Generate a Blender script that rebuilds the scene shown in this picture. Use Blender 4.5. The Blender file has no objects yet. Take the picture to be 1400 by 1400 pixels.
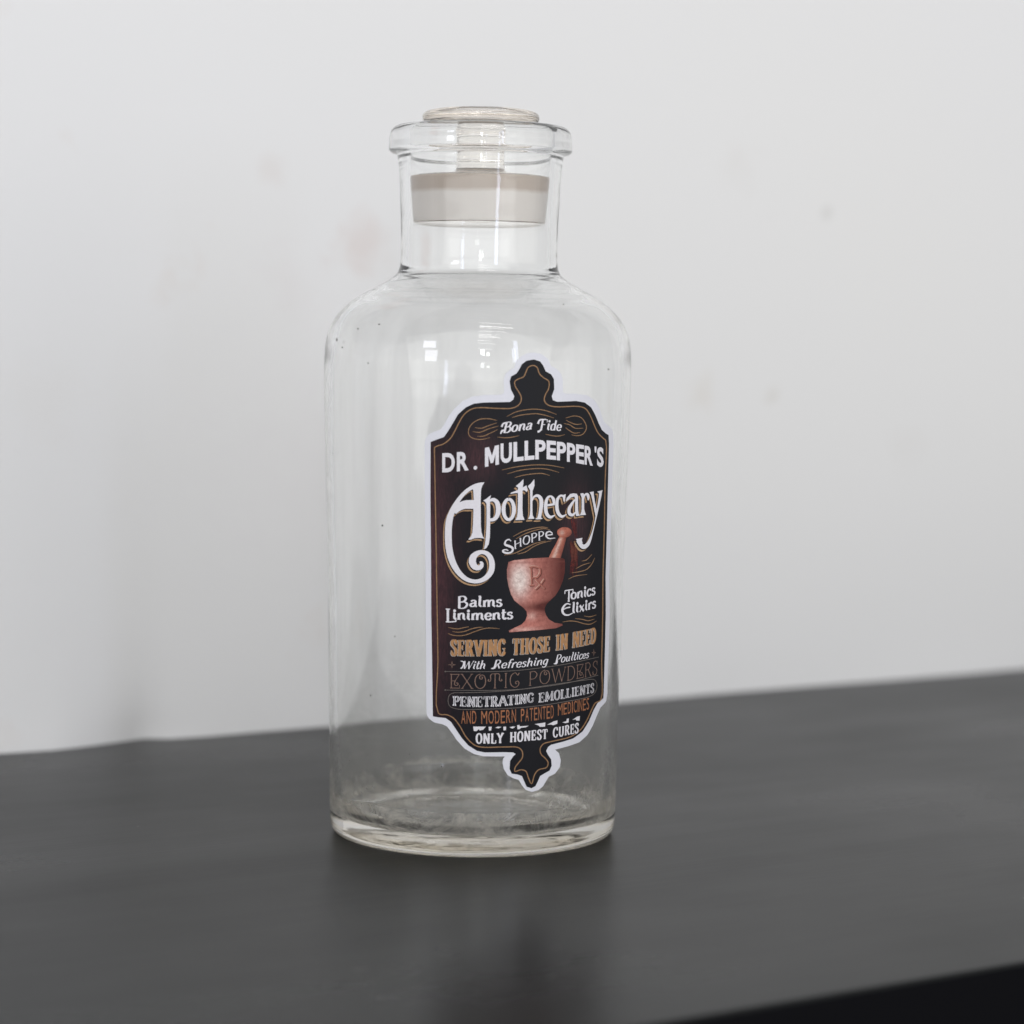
import bpy, bmesh, math, random
import numpy as np
from mathutils import Vector, Matrix, noise

sc = bpy.context.scene
COL = sc.collection
random.seed(4)

# ------------------------------------------------------------------ camera
F = 3400.0                      # focal length in photo pixels (photo is 1400 wide)
PITCH = math.atan(249.0 / F)    # horizon runs about 249 px above the middle
ROLL = 0.0128
DZ = 1.10                       # depth of the bottle's foot from the camera, metres
_r0 = np.array([1.0, 0, 0]); _u0 = np.array([0, math.sin(PITCH), math.cos(PITCH)])
FWD = np.array([0, math.cos(PITCH), -math.sin(PITCH)])
RIGHT = math.cos(ROLL) * _r0 + math.sin(ROLL) * _u0
UP = math.cos(ROLL) * _u0 - math.sin(ROLL) * _r0
CAM = -((646 - 700) / F * DZ * RIGHT - (1134 - 700) / F * DZ * UP + DZ * FWD)

cd = bpy.data.cameras.new('camera'); cam = bpy.data.objects.new('camera', cd); COL.objects.link(cam)
m = Matrix.Identity(4)
for i in range(3):
    m[i][0] = RIGHT[i]; m[i][1] = UP[i]; m[i][2] = -FWD[i]; m[i][3] = CAM[i]
cam.matrix_world = m
cd.sensor_width = 36; cd.lens = 36 * F / 1400
cd.clip_start = 0.05; cd.clip_end = 50
cd.dof.use_dof = True; cd.dof.focus_distance = 1.045; cd.dof.aperture_fstop = 5.6
sc.camera = cam

# ------------------------------------------------------------------ light
w = bpy.data.worlds.new('World'); sc.world = w; w.use_nodes = True
bg = w.node_tree.nodes['Background']; bg.inputs[0].default_value = (0.97, 0.975, 1.0, 1); bg.inputs[1].default_value = 0.42

def area(name, loc, target, sx, sy, power, col=(1, 1, 1), spread=180):
    l = bpy.data.lights.new(name, 'AREA'); l.shape = 'RECTANGLE'; l.size = sx; l.size_y = sy
    l.energy = power; l.color = col; l.spread = math.radians(spread)
    o = bpy.data.objects.new(name, l); COL.objects.link(o); o.location = loc
    o.rotation_euler = (Vector(target) - Vector(loc)).to_track_quat('-Z', 'Y').to_euler()
    return o
# fluorescent strips on the ceiling, in rows behind the camera
for k, y in enumerate((-1.3, -1.9, -2.6, -3.4, -4.4)):
    area('ceiling_strip', (0.45, y, 1.95), (0.45, y, 0), 0.8, 0.07, 2.0, (1.0, 0.98, 0.95))
# windows of the room behind the camera, plus added fill lamps
area('window_or_fill_light', (0.30, -4.6, 0.95), (0, 0, 0.2), 0.22, 0.55, 5.0, (0.95, 0.98, 1.0))
area('window_or_fill_light', (0.62, -4.6, 0.80), (0, 0, 0.2), 0.16, 0.26, 1.6, (0.97, 1.0, 0.95))
area('window_or_fill_light', (-2.1, -2.9, 1.25), (-0.1, 0.3, 0.0), 0.62, 0.42, 5.0, (0.90, 0.90, 1.0))
area('window_or_fill_light', (2.7, -1.15, 0.16), (0.30, 0.45, -0.02), 3.4, 1.5, 4.5, (1.0, 0.97, 0.91), 130)  # lamp added low on the right to brighten the lower wall
area('front_fill_light', (0.2, -3.4, 1.35), (0.1, 0.4, 0.0), 10.0, 2.7, 70, (0.99, 1.0, 0.985))  # added broad frontal fill behind the camera, evens light on label and wall
area('window_or_fill_light', (1.45, -2.7, 0.75), (0.0, 0.0, 0.10), 0.16, 1.3, 3.2, (0.72, 0.78, 1.0))

sc.view_settings.view_transform = 'Standard'; sc.view_settings.look = 'None'
sc.view_settings.exposure = 0.43; sc.view_settings.gamma = 1.0; sc.view_settings.use_curve_mapping = False
sc.render.engine = 'CYCLES'
cy = sc.cycles
cy.use_denoising = True; cy.max_bounces = 24; cy.transmission_bounces = 20; cy.glossy_bounces = 10; cy.diffuse_bounces = 5
cy.transparent_max_bounces = 16; cy.caustics_reflective = True; cy.caustics_refractive = True; cy.blur_glossy = 0.5
cy.sample_clamp_indirect = 6.0

# ------------------------------------------------------------------ pixel helpers
def ray(x, y):
    d = (x - 700) / F * RIGHT - (y - 700) / F * UP + FWD
    return d / np.linalg.norm(d)
def on_table(x, y):
    d = ray(x, y); return CAM + d * (-CAM[2] / d[2])
def axis_z(y, x=None):
    """height on the bottle's axis plane (Y = 0) seen at image row y"""
    if x is None: x = 646 + (1134 - y) * 0.0125
    d = ray(x, y); p = CAM + d * (-CAM[1] / d[1]); return p[2]
def px_len(n, y):
    z = axis_z(y); depth = np.dot(np.array([0, 0, z]) - CAM, FWD); return n * depth / F

# ------------------------------------------------------------------ materials
def mat(name):
    mt = bpy.data.materials.new(name); mt.use_nodes = True
    nt = mt.node_tree
    return mt, nt, nt.nodes['Principled BSDF'], nt.nodes['Material Output']
def N(nt, t, **kw):
    n = nt.nodes.new(t)
    for k, v in kw.items(): setattr(n, k, v)
    return n
def ramp(nt, src, stops):
    r = N(nt, 'ShaderNodeValToRGB'); e = r.color_ramp.elements
    while len(e) < len(stops): e.new(0.5)
    for i, (p, c) in enumerate(stops):
        e[i].position = p; e[i].color = (c, c, c, 1) if not hasattr(c, '__len__') else (*c, 1)
    nt.links.new(src, r.inputs[0]); return r.outputs[0]
def noise_tex(nt, vec, scale, detail=4, rough=0.55, dist=0.0):
    n = N(nt, 'ShaderNodeTexNoise'); n.inputs['Scale'].default_value = scale
    n.inputs['Detail'].default_value = detail; n.inputs['Roughness'].default_value = rough
    n.inputs['Distortion'].default_value = dist
    if vec is not None: nt.links.new(vec, n.inputs['Vector'])
    return n.outputs['Fac']
def mapping(nt, scale=(1, 1, 1), rot=(0, 0, 0), coord='Object'):
    tc = N(nt, 'ShaderNodeTexCoord'); mp = N(nt, 'ShaderNodeMapping')
    mp.inputs['Scale'].default_value = scale; mp.inputs['Rotation'].default_value = rot
    nt.links.new(tc.outputs[coord], mp.inputs[0]); return mp.outputs[0]
def mixc(nt, fac, a, b):
    mx = N(nt, 'ShaderNodeMix', data_type='RGBA')
    for i, v in ((0, fac), (6, a), (7, b)):
        if hasattr(v, 'is_linked'): nt.links.new(v, mx.inputs[i])
        elif hasattr(v, '__len__'): mx.inputs[i].default_value = (*v, 1)
        else: mx.inputs[i].default_value = v
    return mx.outputs[2]
def math_n(nt, op, a, b=0.0, clamp=False):
    n = N(nt, 'ShaderNodeMath', operation=op); n.use_clamp = clamp
    for i, v in ((0, a), (1, b)):
        if hasattr(v, 'is_linked'): nt.links.new(v, n.inputs[i])
        else: n.inputs[i].default_value = v
    return n.outputs[0]
def bump(nt, h, strength, dist):
    b = N(nt, 'ShaderNodeBump'); b.inputs['Strength'].default_value = strength; b.inputs['Distance'].default_value = dist
    nt.links.new(h, b.inputs['Height']); return b.outputs[0]

# wall paint
WALL, nt, p, out = mat('white_wall_paint')
v = mapping(nt)
n1 = noise_tex(nt, v, 1.6, 3); n2 = noise_tex(nt, v, 9.0, 5, 0.6); n3 = noise_tex(nt, v, 260, 3)
smudge = ramp(nt, n2, [(0.66, 0.0), (0.80, 1.0)])
base = mixc(nt, n1, (0.80, 0.80, 0.82), (0.83, 0.82, 0.80))
base = mixc(nt, math_n(nt, 'MULTIPLY', smudge, 0.35), base, (0.70, 0.60, 0.54))
_e0, _e1 = on_table(0, 1030), on_table(1400, 914); _td = (_e1 - _e0) / np.linalg.norm(_e1 - _e0); _tn = np.array([-_td[1], _td[0], 0])
def on_wall(x, y):
    d = ray(x, y); return CAM + d * (((_e0 - CAM) @ _tn) / (d @ _tn))
tc = N(nt, 'ShaderNodeTexCoord')
for (x, y, rad, st, colr) in [(490, 338, .022, .42, (0.62, 0.44, 0.38)), (372, 236, .012, .25, (0.62, 0.50, 0.44)), (962, 540, .016, .30, (0.62, 0.54, 0.42)), (1057, 542, .008, .35, (0.55, 0.50, 0.42)), (1131, 292, .006, .45, (0.45, 0.43, 0.40)), (1010, 225, .02, .15, (0.6, 0.55, 0.5)), (400, 390, .03, .14, (0.66, 0.55, 0.56)), (430, 640, .07, .10, (0.66, 0.58, 0.66)), (1240, 610, .02, .12, (0.6, 0.55, 0.5)), (60, 540, .03, .10, (0.64, 0.58, 0.5))]:
    q = on_wall(x, y)
    vd = N(nt, 'ShaderNodeVectorMath', operation='DISTANCE'); nt.links.new(tc.outputs['Object'], vd.inputs[0]); vd.inputs[1].default_value = tuple(q)
    nn = math_n(nt, 'MULTIPLY', math_n(nt, 'SUBTRACT', noise_tex(nt, v, 55, 4, 0.65), 0.5), rad * 2.2)
    mk = ramp(nt, math_n(nt, 'DIVIDE', math_n(nt, 'ADD', vd.outputs['Value'], nn), rad), [(0.15, 1.0), (1.0, 0.0)])
    base = mixc(nt, math_n(nt, 'MULTIPLY', mk, st * 0.55), base, colr)
nt.links.new(base, p.inputs['Base Color']); p.inputs['Roughness'].default_value = 0.6
nt.links.new(bump(nt, n3, 0.15, 0.001), p.inputs['Normal'])

# black painted wood of the table; the grain runs along the table
p0 = on_table(0, 1030); p1 = on_table(1400, 914)
TDIR = (p1 - p0) / np.linalg.norm(p1 - p0); TANG = math.atan2(TDIR[1], TDIR[0])
TNRM = np.array([-TDIR[1], TDIR[0], 0])          # towards the wall
def paint(name, rough, spec):
    mt, nt, p, out = mat(name)
    tc = N(nt, 'ShaderNodeTexCoord'); mp0 = N(nt, 'ShaderNodeMapping'); mp0.inputs['Rotation'].default_value = (0, 0, -TANG)
    nt.links.new(tc.outputs['Object'], mp0.inputs[0])
    def st(s):
        mp = N(nt, 'ShaderNodeMapping'); mp.inputs['Scale'].default_value = s; nt.links.new(mp0.outputs[0], mp.inputs[0]); return mp.outputs[0]
    g = noise_tex(nt, st((3, 60, 20)), 1.0, 6, 0.6, 0.4)
    g2 = noise_tex(nt, st((14, 420, 60)), 1.0, 4, 0.6)
    cl = noise_tex(nt, st((5, 9, 5)), 1.0, 5, 0.55)
    sp = noise_tex(nt, st((900, 900, 900)), 1.0, 1)
    vo = N(nt, 'ShaderNodeTexVoronoi'); vo.inputs['Scale'].default_value = 55; nt.links.new(mp0.outputs[0], vo.inputs['Vector'])
    dust = ramp(nt, vo.outputs['Distance'], [(0.014, 1.0), (0.022, 0.0)])
    wn = N(nt, 'ShaderNodeTexWhiteNoise'); nt.links.new(vo.outputs['Position'], wn.inputs['Vector'])
    dust = math_n(nt, 'MULTIPLY', dust, math_n(nt, 'GREATER_THAN', wn.outputs['Value'], 0.86))
    c = mixc(nt, g, (0.006, 0.007, 0.0075), (0.012, 0.012, 0.012))
    c = mixc(nt, math_n(nt, 'MULTIPLY', cl, 0.4), c, (0.018, 0.020, 0.019))
    c = mixc(nt, dust, c, (0.30, 0.29, 0.27))
    nt.links.new(c, p.inputs['Base Color'])
    r = math_n(nt, 'ADD', math_n(nt, 'MULTIPLY', cl, 0.20), math_n(nt, 'ADD', math_n(nt, 'MULTIPLY', g, 0.05), rough - 0.125))
    nt.links.new(r, p.inputs['Roughness']); p.inputs['Specular IOR Level'].default_value = spec
    h = math_n(nt, 'ADD', math_n(nt, 'MULTIPLY', g2, 0.6), math_n(nt, 'ADD', g, math_n(nt, 'MULTIPLY', sp, 0.25)))
    nt.links.new(bump(nt, h, 0.05, 0.0012), p.inputs['Normal'])
    return mt
PAINT = paint('black_painted_wood', 0.30, 0.105)

def glass(name, rough=0.0, tint=(0.998, 1.0, 0.998), film=None, bumpk=0.02, transl=0.5):
    """clear glass; film(nt) -> (mask socket, colour) adds a thin dry residue"""
    mt, nt, p, out = mat(name); nt.nodes.remove(p)
    g = N(nt, 'ShaderNodeBsdfGlass'); g.inputs['IOR'].default_value = 1.5; g.inputs['Roughness'].default_value = rough
    g.inputs['Color'].default_value = (*tint, 1)
    v = mapping(nt, (1, 1, 0.35))
    if bumpk: nt.links.new(bump(nt, noise_tex(nt, v, 34, 3, 0.5), bumpk, 0.002), g.inputs['Normal'])
    sh = g.outputs[0]
    if film:
        mask, colr = film(nt)
        d = N(nt, 'ShaderNodeBsdfDiffuse'); t = N(nt, 'ShaderNodeBsdfTranslucent')
        for q in (d, t):
            if hasattr(colr, 'is_linked'): nt.links.new(colr, q.inputs[0])
            else: q.inputs[0].default_value = (*colr, 1)
        ad = N(nt, 'ShaderNodeMixShader'); ad.inputs[0].default_value = transl
        nt.links.new(d.outputs[0], ad.inputs[1]); nt.links.new(t.outputs[0], ad.inputs[2])
        mx = N(nt, 'ShaderNodeMixShader'); nt.links.new(mask, mx.inputs[0])
        nt.links.new(sh, mx.inputs[1]); nt.links.new(ad.outputs[0], mx.inputs[2]); sh = mx.outputs[0]
    nt.links.new(sh, out.inputs[0])
    return mt
def zsock(nt):
    tc = N(nt, 'ShaderNodeTexCoord'); s = N(nt, 'ShaderNodeSeparateXYZ'); nt.links.new(tc.outputs['Object'], s.inputs[0]); return s
def film_body(nt):
    s = zsock(nt)
    low = N(nt, 'ShaderNodeMapRange'); low.inputs[1].default_value = 0.10; low.inputs[2].default_value = 0.0; low.inputs[3].default_value = 0.0; low.inputs[4].default_value = 1.0
    nt.links.new(s.outputs[2], low.inputs[0])
    streak = noise_tex(nt, mapping(nt, (90, 90, 5)), 1.0, 4, 0.6)
    blot = noise_tex(nt, mapping(nt, (1, 1, 1)), 28, 5, 0.65)
    grain = noise_tex(nt, mapping(nt, (1, 1, 1)), 700, 2, 0.6)
    a = ramp(nt, streak, [(0.42, 0.0), (0.78, 0.075)])
    b = math_n(nt, 'MULTIPLY', low.outputs[0], ramp(nt, blot, [(0.32, 0.09), (0.70, 0.40)]))
    # dried tide mark, a little higher on the far side
    wob = noise_tex(nt, mapping(nt), 38, 5, 0.65, 0.8)
    tz = math_n(nt, 'SUBTRACT', math_n(nt, 'SUBTRACT', s.outputs[2], math_n(nt, 'MULTIPLY', s.outputs[1], 0.10)), math_n(nt, 'MULTIPLY', math_n(nt, 'SUBTRACT', wob, 0.5), 0.012))
    tide = N(nt, 'ShaderNodeMapRange'); tide.inputs[1].default_value = 0.0165; tide.inputs[2].default_value = 0.0140; tide.inputs[3].default_value = 0.0; tide.inputs[4].default_value = 1.0
    nt.links.new(tz, tide.inputs[0])
    b = math_n(nt, 'ADD', b, math_n(nt, 'MULTIPLY', tide.outputs[0], ramp(nt, blot, [(0.32, 0.22), (0.60, 0.85)])))
    mk = math_n(nt, 'ADD', math_n(nt, 'ADD', a, b), 0.012)
    mk = math_n(nt, 'MULTIPLY', mk, math_n(nt, 'ADD', math_n(nt, 'MULTIPLY', grain, 1.2), 0.4))
    return mk, (0.80, 0.78, 0.73)
def film_floor(nt):
    s = zsock(nt)
    rr = math_n(nt, 'SQRT', math_n(nt, 'ADD', math_n(nt, 'MULTIPLY', s.outputs[0], s.outputs[0]), math_n(nt, 'MULTIPLY', s.outputs[1], s.outputs[1])))
    wob = noise_tex(nt, mapping(nt), 32, 5, 0.65, 1.2)
    rr = math_n(nt, 'ADD', rr, math_n(nt, 'MULTIPLY', math_n(nt, 'SUBTRACT', wob, 0.5), 0.045))
    ring = ramp(nt, math_n(nt, 'MULTIPLY', rr, 15.0), [(0.0, 0.36), (0.48, 0.32), (0.60, 1.0), (0.80, 1.0), (0.88, 0.55), (0.97, 0.3)])
    blot = ramp(nt, noise_tex(nt, mapping(nt), 60, 6, 0.7, 0.8), [(0.40, 0.25), (0.60, 1.0)])
    return math_n(nt, 'MULTIPLY', ring, blot), (0.93, 0.89, 0.82)
GLASS = glass('clear_glass')
GLASS_IN = glass('clear_glass_hazed', film=film_body)
GLASS_FLOOR = glass('clear_glass_residue', film=film_floor, bumpk=0.45)
GLASS_BASE = glass('clear_glass_foot', tint=(0.99, 0.968, 0.925), bumpk=0.12)
GLASS_NECK = glass('clear_glass_neck', bumpk=0.06)
GLASS_STOP = glass('stopper_glass', tint=(0.99, 0.975, 0.955), bumpk=0.035)
def ground_film(nt):
    s = zsock(nt)
    n = noise_tex(nt, mapping(nt, (1, 1, 1)), 40, 4)
    zz = math_n(nt, 'ADD', s.outputs[2], math_n(nt, 'MULTIPLY', math_n(nt, 'SUBTRACT', n, 0.5), 0.004))
    mr = N(nt, 'ShaderNodeMapRange'); mr.inputs[1].default_value = axis_z(268); mr.inputs[2].default_value = axis_z(262)
    nt.links.new(zz, mr.inputs[0])
    c = mixc(nt, mr.outputs[0], (0.98, 0.92, 0.87), (0.62, 0.50, 0.41))
    strk = noise_tex(nt, mapping(nt, (120, 120, 6)), 1.0, 3)
    c = mixc(nt, math_n(nt, 'MULTIPLY', strk, 0.45), c, (0.80, 0.76, 0.72))
    return ramp(nt, n, [(0.0, 0.86), (1.0, 0.95)]), c
GROUND = glass('ground_glass', rough=0.35, tint=(0.95, 0.92, 0.88), film=ground_film, bumpk=0.0, transl=0.06)

def print_mat(name, col, rough=0.34, grain=0.08, col2=None, spec=0.14):
    mt, nt, p, out = mat(name)
    n = noise_tex(nt, mapping(nt, (1, 1, 1)), 900, 2, 0.6)
    c2 = col2 or tuple(c * (1 - grain * 3) for c in col)
    nt.links.new(mixc(nt, ramp(nt, n, [(0.35, 0), (0.7, 1)]), col, c2), p.inputs['Base Color'])
    p.inputs['Roughness'].default_value = rough; p.inputs['Specular IOR Level'].default_value = spec
    return mt
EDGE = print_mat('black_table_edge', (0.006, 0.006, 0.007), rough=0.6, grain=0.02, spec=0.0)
INK_WHITE = print_mat('white_print', (0.70, 0.68, 0.72), grain=0.02)
INK_EDGE = print_mat('white_vinyl_edge', (0.68, 0.68, 0.735), grain=0.01)
INK_BLACK = print_mat('black_print', (0.010, 0.009, 0.012), grain=0.0)
INK_GOLD = print_mat('gold_print', (0.31, 0.18, 0.095), grain=0.1)
INK_TAN = print_mat('tan_print', (0.45, 0.28, 0.155), grain=0.08)
INK_COPPER = print_mat('copper_print', (0.36, 0.15, 0.075), grain=0.1)
INK_ORANGE = print_mat('orange_print', (0.45, 0.22, 0.085), grain=0.12, col2=(0.28, 0.18, 0.11))
INK_BLUE = print_mat('pale_blue_print', (0.45, 0.43, 0.42), grain=0.05)
INK_DIM = print_mat('dim_rose_print', (0.24, 0.155, 0.125), grain=0.12)
INK_GREY = print_mat('grey_line_print', (0.16, 0.14, 0.13), grain=0.1)
INK_RED = print_mat('dark_red_print', (0.14, 0.022, 0.020), grain=0.2, col2=(0.035, 0.008, 0.010))
INK_DARK = print_mat('dark_brown_print', (0.13, 0.038, 0.028), grain=0.1)
INK_ROSE = print_mat('rose_copper_print', (0.40, 0.14, 0.11), grain=0.1)
INK_PINK = print_mat('pale_pink_print', (0.60, 0.36, 0.29), grain=0.1)
# black panel: printed dark wood with a worn maroon cast
PANEL, nt, p, out = mat('black_panel_print')
fine = noise_tex(nt, mapping(nt, (1500, 1500, 260)), 1.0, 3, 0.7)
at = N(nt, 'ShaderNodeAttribute'); at.attribute_name = 'warm'
wm = math_n(nt, 'MULTIPLY', at.outputs['Fac'], ramp(nt, fine, [(0.3, 0.25), (0.7, 1.0)]))
c = mixc(nt, wm, (0.008, 0.008, 0.011), (0.115, 0.042, 0.050))
nt.links.new(c, p.inputs['Base Color']); p.inputs['Roughness'].default_value = 0.33; p.inputs['Specular IOR Level'].default_value = 0.14
# mortar and pestle picture: colours of the printed illustration
PICT, nt, p, out = mat('mortar_picture_print')
at = N(nt, 'ShaderNodeAttribute'); at.attribute_name = 'ink'
gr = noise_tex(nt, mapping(nt, (1, 1, 1)), 700, 4, 0.7)
c = mixc(nt, math_n(nt, 'MULTIPLY', ramp(nt, gr, [(0.38, 0.0), (0.66, 1.0)]), 0.40), at.outputs['Color'], (0.15, 0.035, 0.03))
gr2 = noise_tex(nt, mapping(nt, (1, 1, 1)), 330, 5, 0.75, 1.0)
c = mixc(nt, math_n(nt, 'MULTIPLY', ramp(nt, gr2, [(0.50, 0.0), (0.68, 1.0)]), 0.35), c, (0.10, 0.022, 0.02))
nt.links.new(c, p.inputs['Base Color']); p.inputs['Roughness'].default_value = 0.33; p.inputs['Specular IOR Level'].default_value = 0.14
DIRT = print_mat('dirt_speck', (0.22, 0.21, 0.20), rough=0.8)

# ------------------------------------------------------------------ object helpers
def link_mesh(name, verts, faces, mt, parent=None, smooth=True, normals=None):
    me = bpy.data.meshes.new(name); me.from_pydata([tuple(q) for q in verts], [], faces); me.update()
    if smooth:
        for f in me.polygons: f.use_smooth = True
    if mt: me.materials.append(mt)
    if normals is not None: me.normals_split_custom_set_from_vertices([tuple(q) for q in normals])
    o = bpy.data.objects.new(name, me); COL.objects.link(o)
    if parent: o.parent = parent
    return o
def empty(name, loc, label, cat):
    o = bpy.data.objects.new(name, None); COL.objects.link(o); o.location = loc
    o['label'] = label; o['category'] = cat; return o

# ------------------------------------------------------------------ setting: wall
edge_px = [(0, 1030), (71, 1025.6), (107, 1021.6), (150, 1016), (178, 1012), (196, 1009.4), (230, 1010), (286, 1006.4), (357, 1000.3), (446, 993),
           (640, 977.5), (847, 960), (971, 948.8), (1100, 938.6), (1228, 928.8), (1314, 922), (1400, 914.2)]
epts = [on_table(x, y) for x, y in edge_px]
epts = [epts[0] - TDIR * d for d in (1.6, 0.8, 0.3)] + epts + [epts[-1] + TDIR * d for d in (0.4, 1.0, 2.0)]
zs = [-0.9, -0.3, 0.0, 0.01, 0.02, 0.035, 0.06, 0.1, 0.3, 0.8, 1.9]
vs, fs = [], []
off = np.array([(q - epts[3]) @ TNRM for q in epts])
for z in zs:
    k = math.exp(-max(z, 0) / 0.02)
    for q, o_ in zip(epts, off):
        r_ = q + TNRM * (-(o_) * (1 - k)); vs.append((r_[0], r_[1], z))
n = len(epts)
for j in range(len(zs) - 1):
    for i in range(n - 1): fs.append((j * n + i, j * n + i + 1, (j + 1) * n + i + 1, (j + 1) * n + i))
wall = link_mesh('wall', vs, fs, WALL); wall['kind'] = 'structure'
wall['label'] = 'plain off-white painted wall behind the black table'

# ------------------------------------------------------------------ table
fr0 = on_table(898.6, 1400); fr1 = on_table(1400, 1316)
fd = (fr1 - fr0) / np.linalg.norm(fr1 - fr0)
table = empty('table', (0.1, 0.0, -0.9), 'black painted wooden table against the white wall', 'table')
T0 = np.array([0.1, 0.0, -0.9])
def slab(name, poly, z0, z1, mt, parent, bev):
    bm = bmesh.new()
    vv = [bm.verts.new((q[0] - T0[0], q[1] - T0[1], z1 - T0[2])) for q in poly]
    f = bm.faces.new(vv); f.normal_update()
    if f.normal.z < 0: f.normal_flip()
    r = bmesh.ops.extrude_face_region(bm, geom=[f])
    low = [g for g in r['geom'] if isinstance(g, bmesh.types.BMVert)]
    for q in low: q.co.z = z0 - T0[2]
    bmesh.ops.recalc_face_normals(bm, faces=bm.faces)
    if bev:
        es = [e for e in bm.edges if all(abs(q.co.z - (z1 - T0[2])) < 1e-6 for q in e.verts) and
              (Vector(e.verts[0].co) - Vector(e.verts[1].co)).length > 0.9 and min(q.co.y for q in e.verts) < 0.2]
        bmesh.ops.bevel(bm, geom=es, offset=bev, segments=3, affect='EDGES', profile=0.6)
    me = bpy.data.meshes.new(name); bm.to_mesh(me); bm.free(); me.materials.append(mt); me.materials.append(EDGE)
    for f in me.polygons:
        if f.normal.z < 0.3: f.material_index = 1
    o = bpy.data.objects.new(name, me); COL.objects.link(o); o.parent = parent; return o
back = [q - TNRM * 0.0008 for q in epts]
back = [q for q in back if -1.35 < q @ TDIR < 1.9]
L0, L1 = back[0], back[-1]
def front_at(q):
    # point of the front edge straight across the table from q
    A = np.array([[TNRM[0], -fd[0]], [TNRM[1], -fd[1]]]); s = np.linalg.solve(A, (fr0 - q)[:2]); return q + TNRM * s[0]
fl, frr = front_at(L0), front_at(L1)
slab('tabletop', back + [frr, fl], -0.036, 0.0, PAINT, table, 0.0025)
pin = TNRM * 0.03
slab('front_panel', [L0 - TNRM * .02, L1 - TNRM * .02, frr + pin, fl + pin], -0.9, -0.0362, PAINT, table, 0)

# ------------------------------------------------------------------ bottle profile
def smooth_curve(pts, n):
    """centripetal Catmull-Rom through pts (any dimension)"""
    P = [np.array(q, float) for q in pts]
    P = [2 * P[0] - P[1]] + P + [2 * P[-1] - P[-2]]
    outp = []
    for i in range(1, len(P) - 2):
        a, b, c_, d = P[i - 1:i + 3]
        t0 = 0; t1 = t0 + max(np.linalg.norm((b - a)[:2]), 1e-9) ** .5; t2 = t1 + max(np.linalg.norm((c_ - b)[:2]), 1e-9) ** .5; t3 = t2 + max(np.linalg.norm((d - c_)[:2]), 1e-9) ** .5
        for t in np.linspace(t1, t2, n, endpoint=False):
            A1 = (t1 - t) / (t1 - t0) * a + (t - t0) / (t1 - t0) * b
            A2 = (t2 - t) / (t2 - t1) * b + (t - t1) / (t2 - t1) * c_
            A3 = (t3 - t) / (t3 - t2) * c_ + (t - t2) / (t3 - t2) * d
            B1 = (t2 - t) / (t2 - t0) * A1 + (t - t0) / (t2 - t0) * A2
            B2 = (t3 - t) / (t3 - t1) * A2 + (t - t1) / (t3 - t1) * A3
            outp.append((t2 - t) / (t2 - t1) * B1 + (t - t1) / (t2 - t1) * B2)
    outp.append(P[-2]); return np.array(outp)
def rz(r, y): return (px_len(r, y), axis_z(y))
MM = 0.001
# outer skin, from foot to lip
base_out = [(0.0, 3.4 * MM), (px_len(90, 1134), 3.0 * MM), (px_len(150, 1134), 1.7 * MM), (px_len(172, 1134), 0.5 * MM), (px_len(181, 1134), 0.05 * MM), (px_len(188, 1132), 0.7 * MM), (px_len(192.5, 1130), 3.0 * MM), rz(194.2, 1115)]
body_out = [rz(194.2, 1115), rz(195.4, 1090), rz(197, 1000), rz(199.5, 900), rz(202, 800), rz(204.6, 700), rz(207.8, 600), rz(209.6, 540), rz(210, 500), rz(208.6, 473),
            rz(203.7, 452), rz(191.2, 431), rz(170, 411), rz(150, 399), rz(136, 391.5), rz(124, 385), rz(116, 379)]
neck_out = [rz(116, 379), rz(111.5, 374.5), rz(108.6, 367), rz(107.2, 355), rz(107, 335), rz(107.8, 305), rz(109, 280), rz(110.6, 245), rz(112.6, 222), rz(113.8, 214)]
lip_out = [rz(113.8, 214), rz(116.5, 212), rz(122, 210), rz(125.3, 206.5), rz(125.6, 203), rz(125, 196), rz(124.2, 186), rz(121.5, 179), rz(116, 174.5), rz(108, 172.6), rz(102, 173.2), rz(99.5, 175.5)]
neck_in = [rz(99.5, 175.5), rz(98.6, 182), rz(98.3, 200), rz(97.6, 230), rz(97.0, 245), rz(96.4, 280), rz(96, 320), rz(96, 350), rz(97.5, 366), rz(102, 377)]
body_in = [rz(102, 377), rz(112, 388), rz(130, 400.5), rz(150, 411.5), rz(170, 425.5), rz(184, 442), rz(192.5, 462), rz(197.5, 490), rz(198.5, 520), rz(197.3, 600), rz(194.4, 700), rz(191.8, 800), rz(189, 900), rz(186.4, 1000), rz(184.6, 1050), (px_len(183, 1075), 19.0 * MM)]
base_in = [(px_len(183, 1075), 19.0 * MM), (px_len(180, 1090), 15.0 * MM), (px_len(173, 1110), 11.6 * MM), (px_len(162, 1120), 9.4 * MM), (px_len(147, 1120), 8.0 * MM), (px_len(120, 1120), 7.2 * MM), (px_len(60, 1120), 7.3 * MM), (0.0, 7.5 * MM)]

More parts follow.
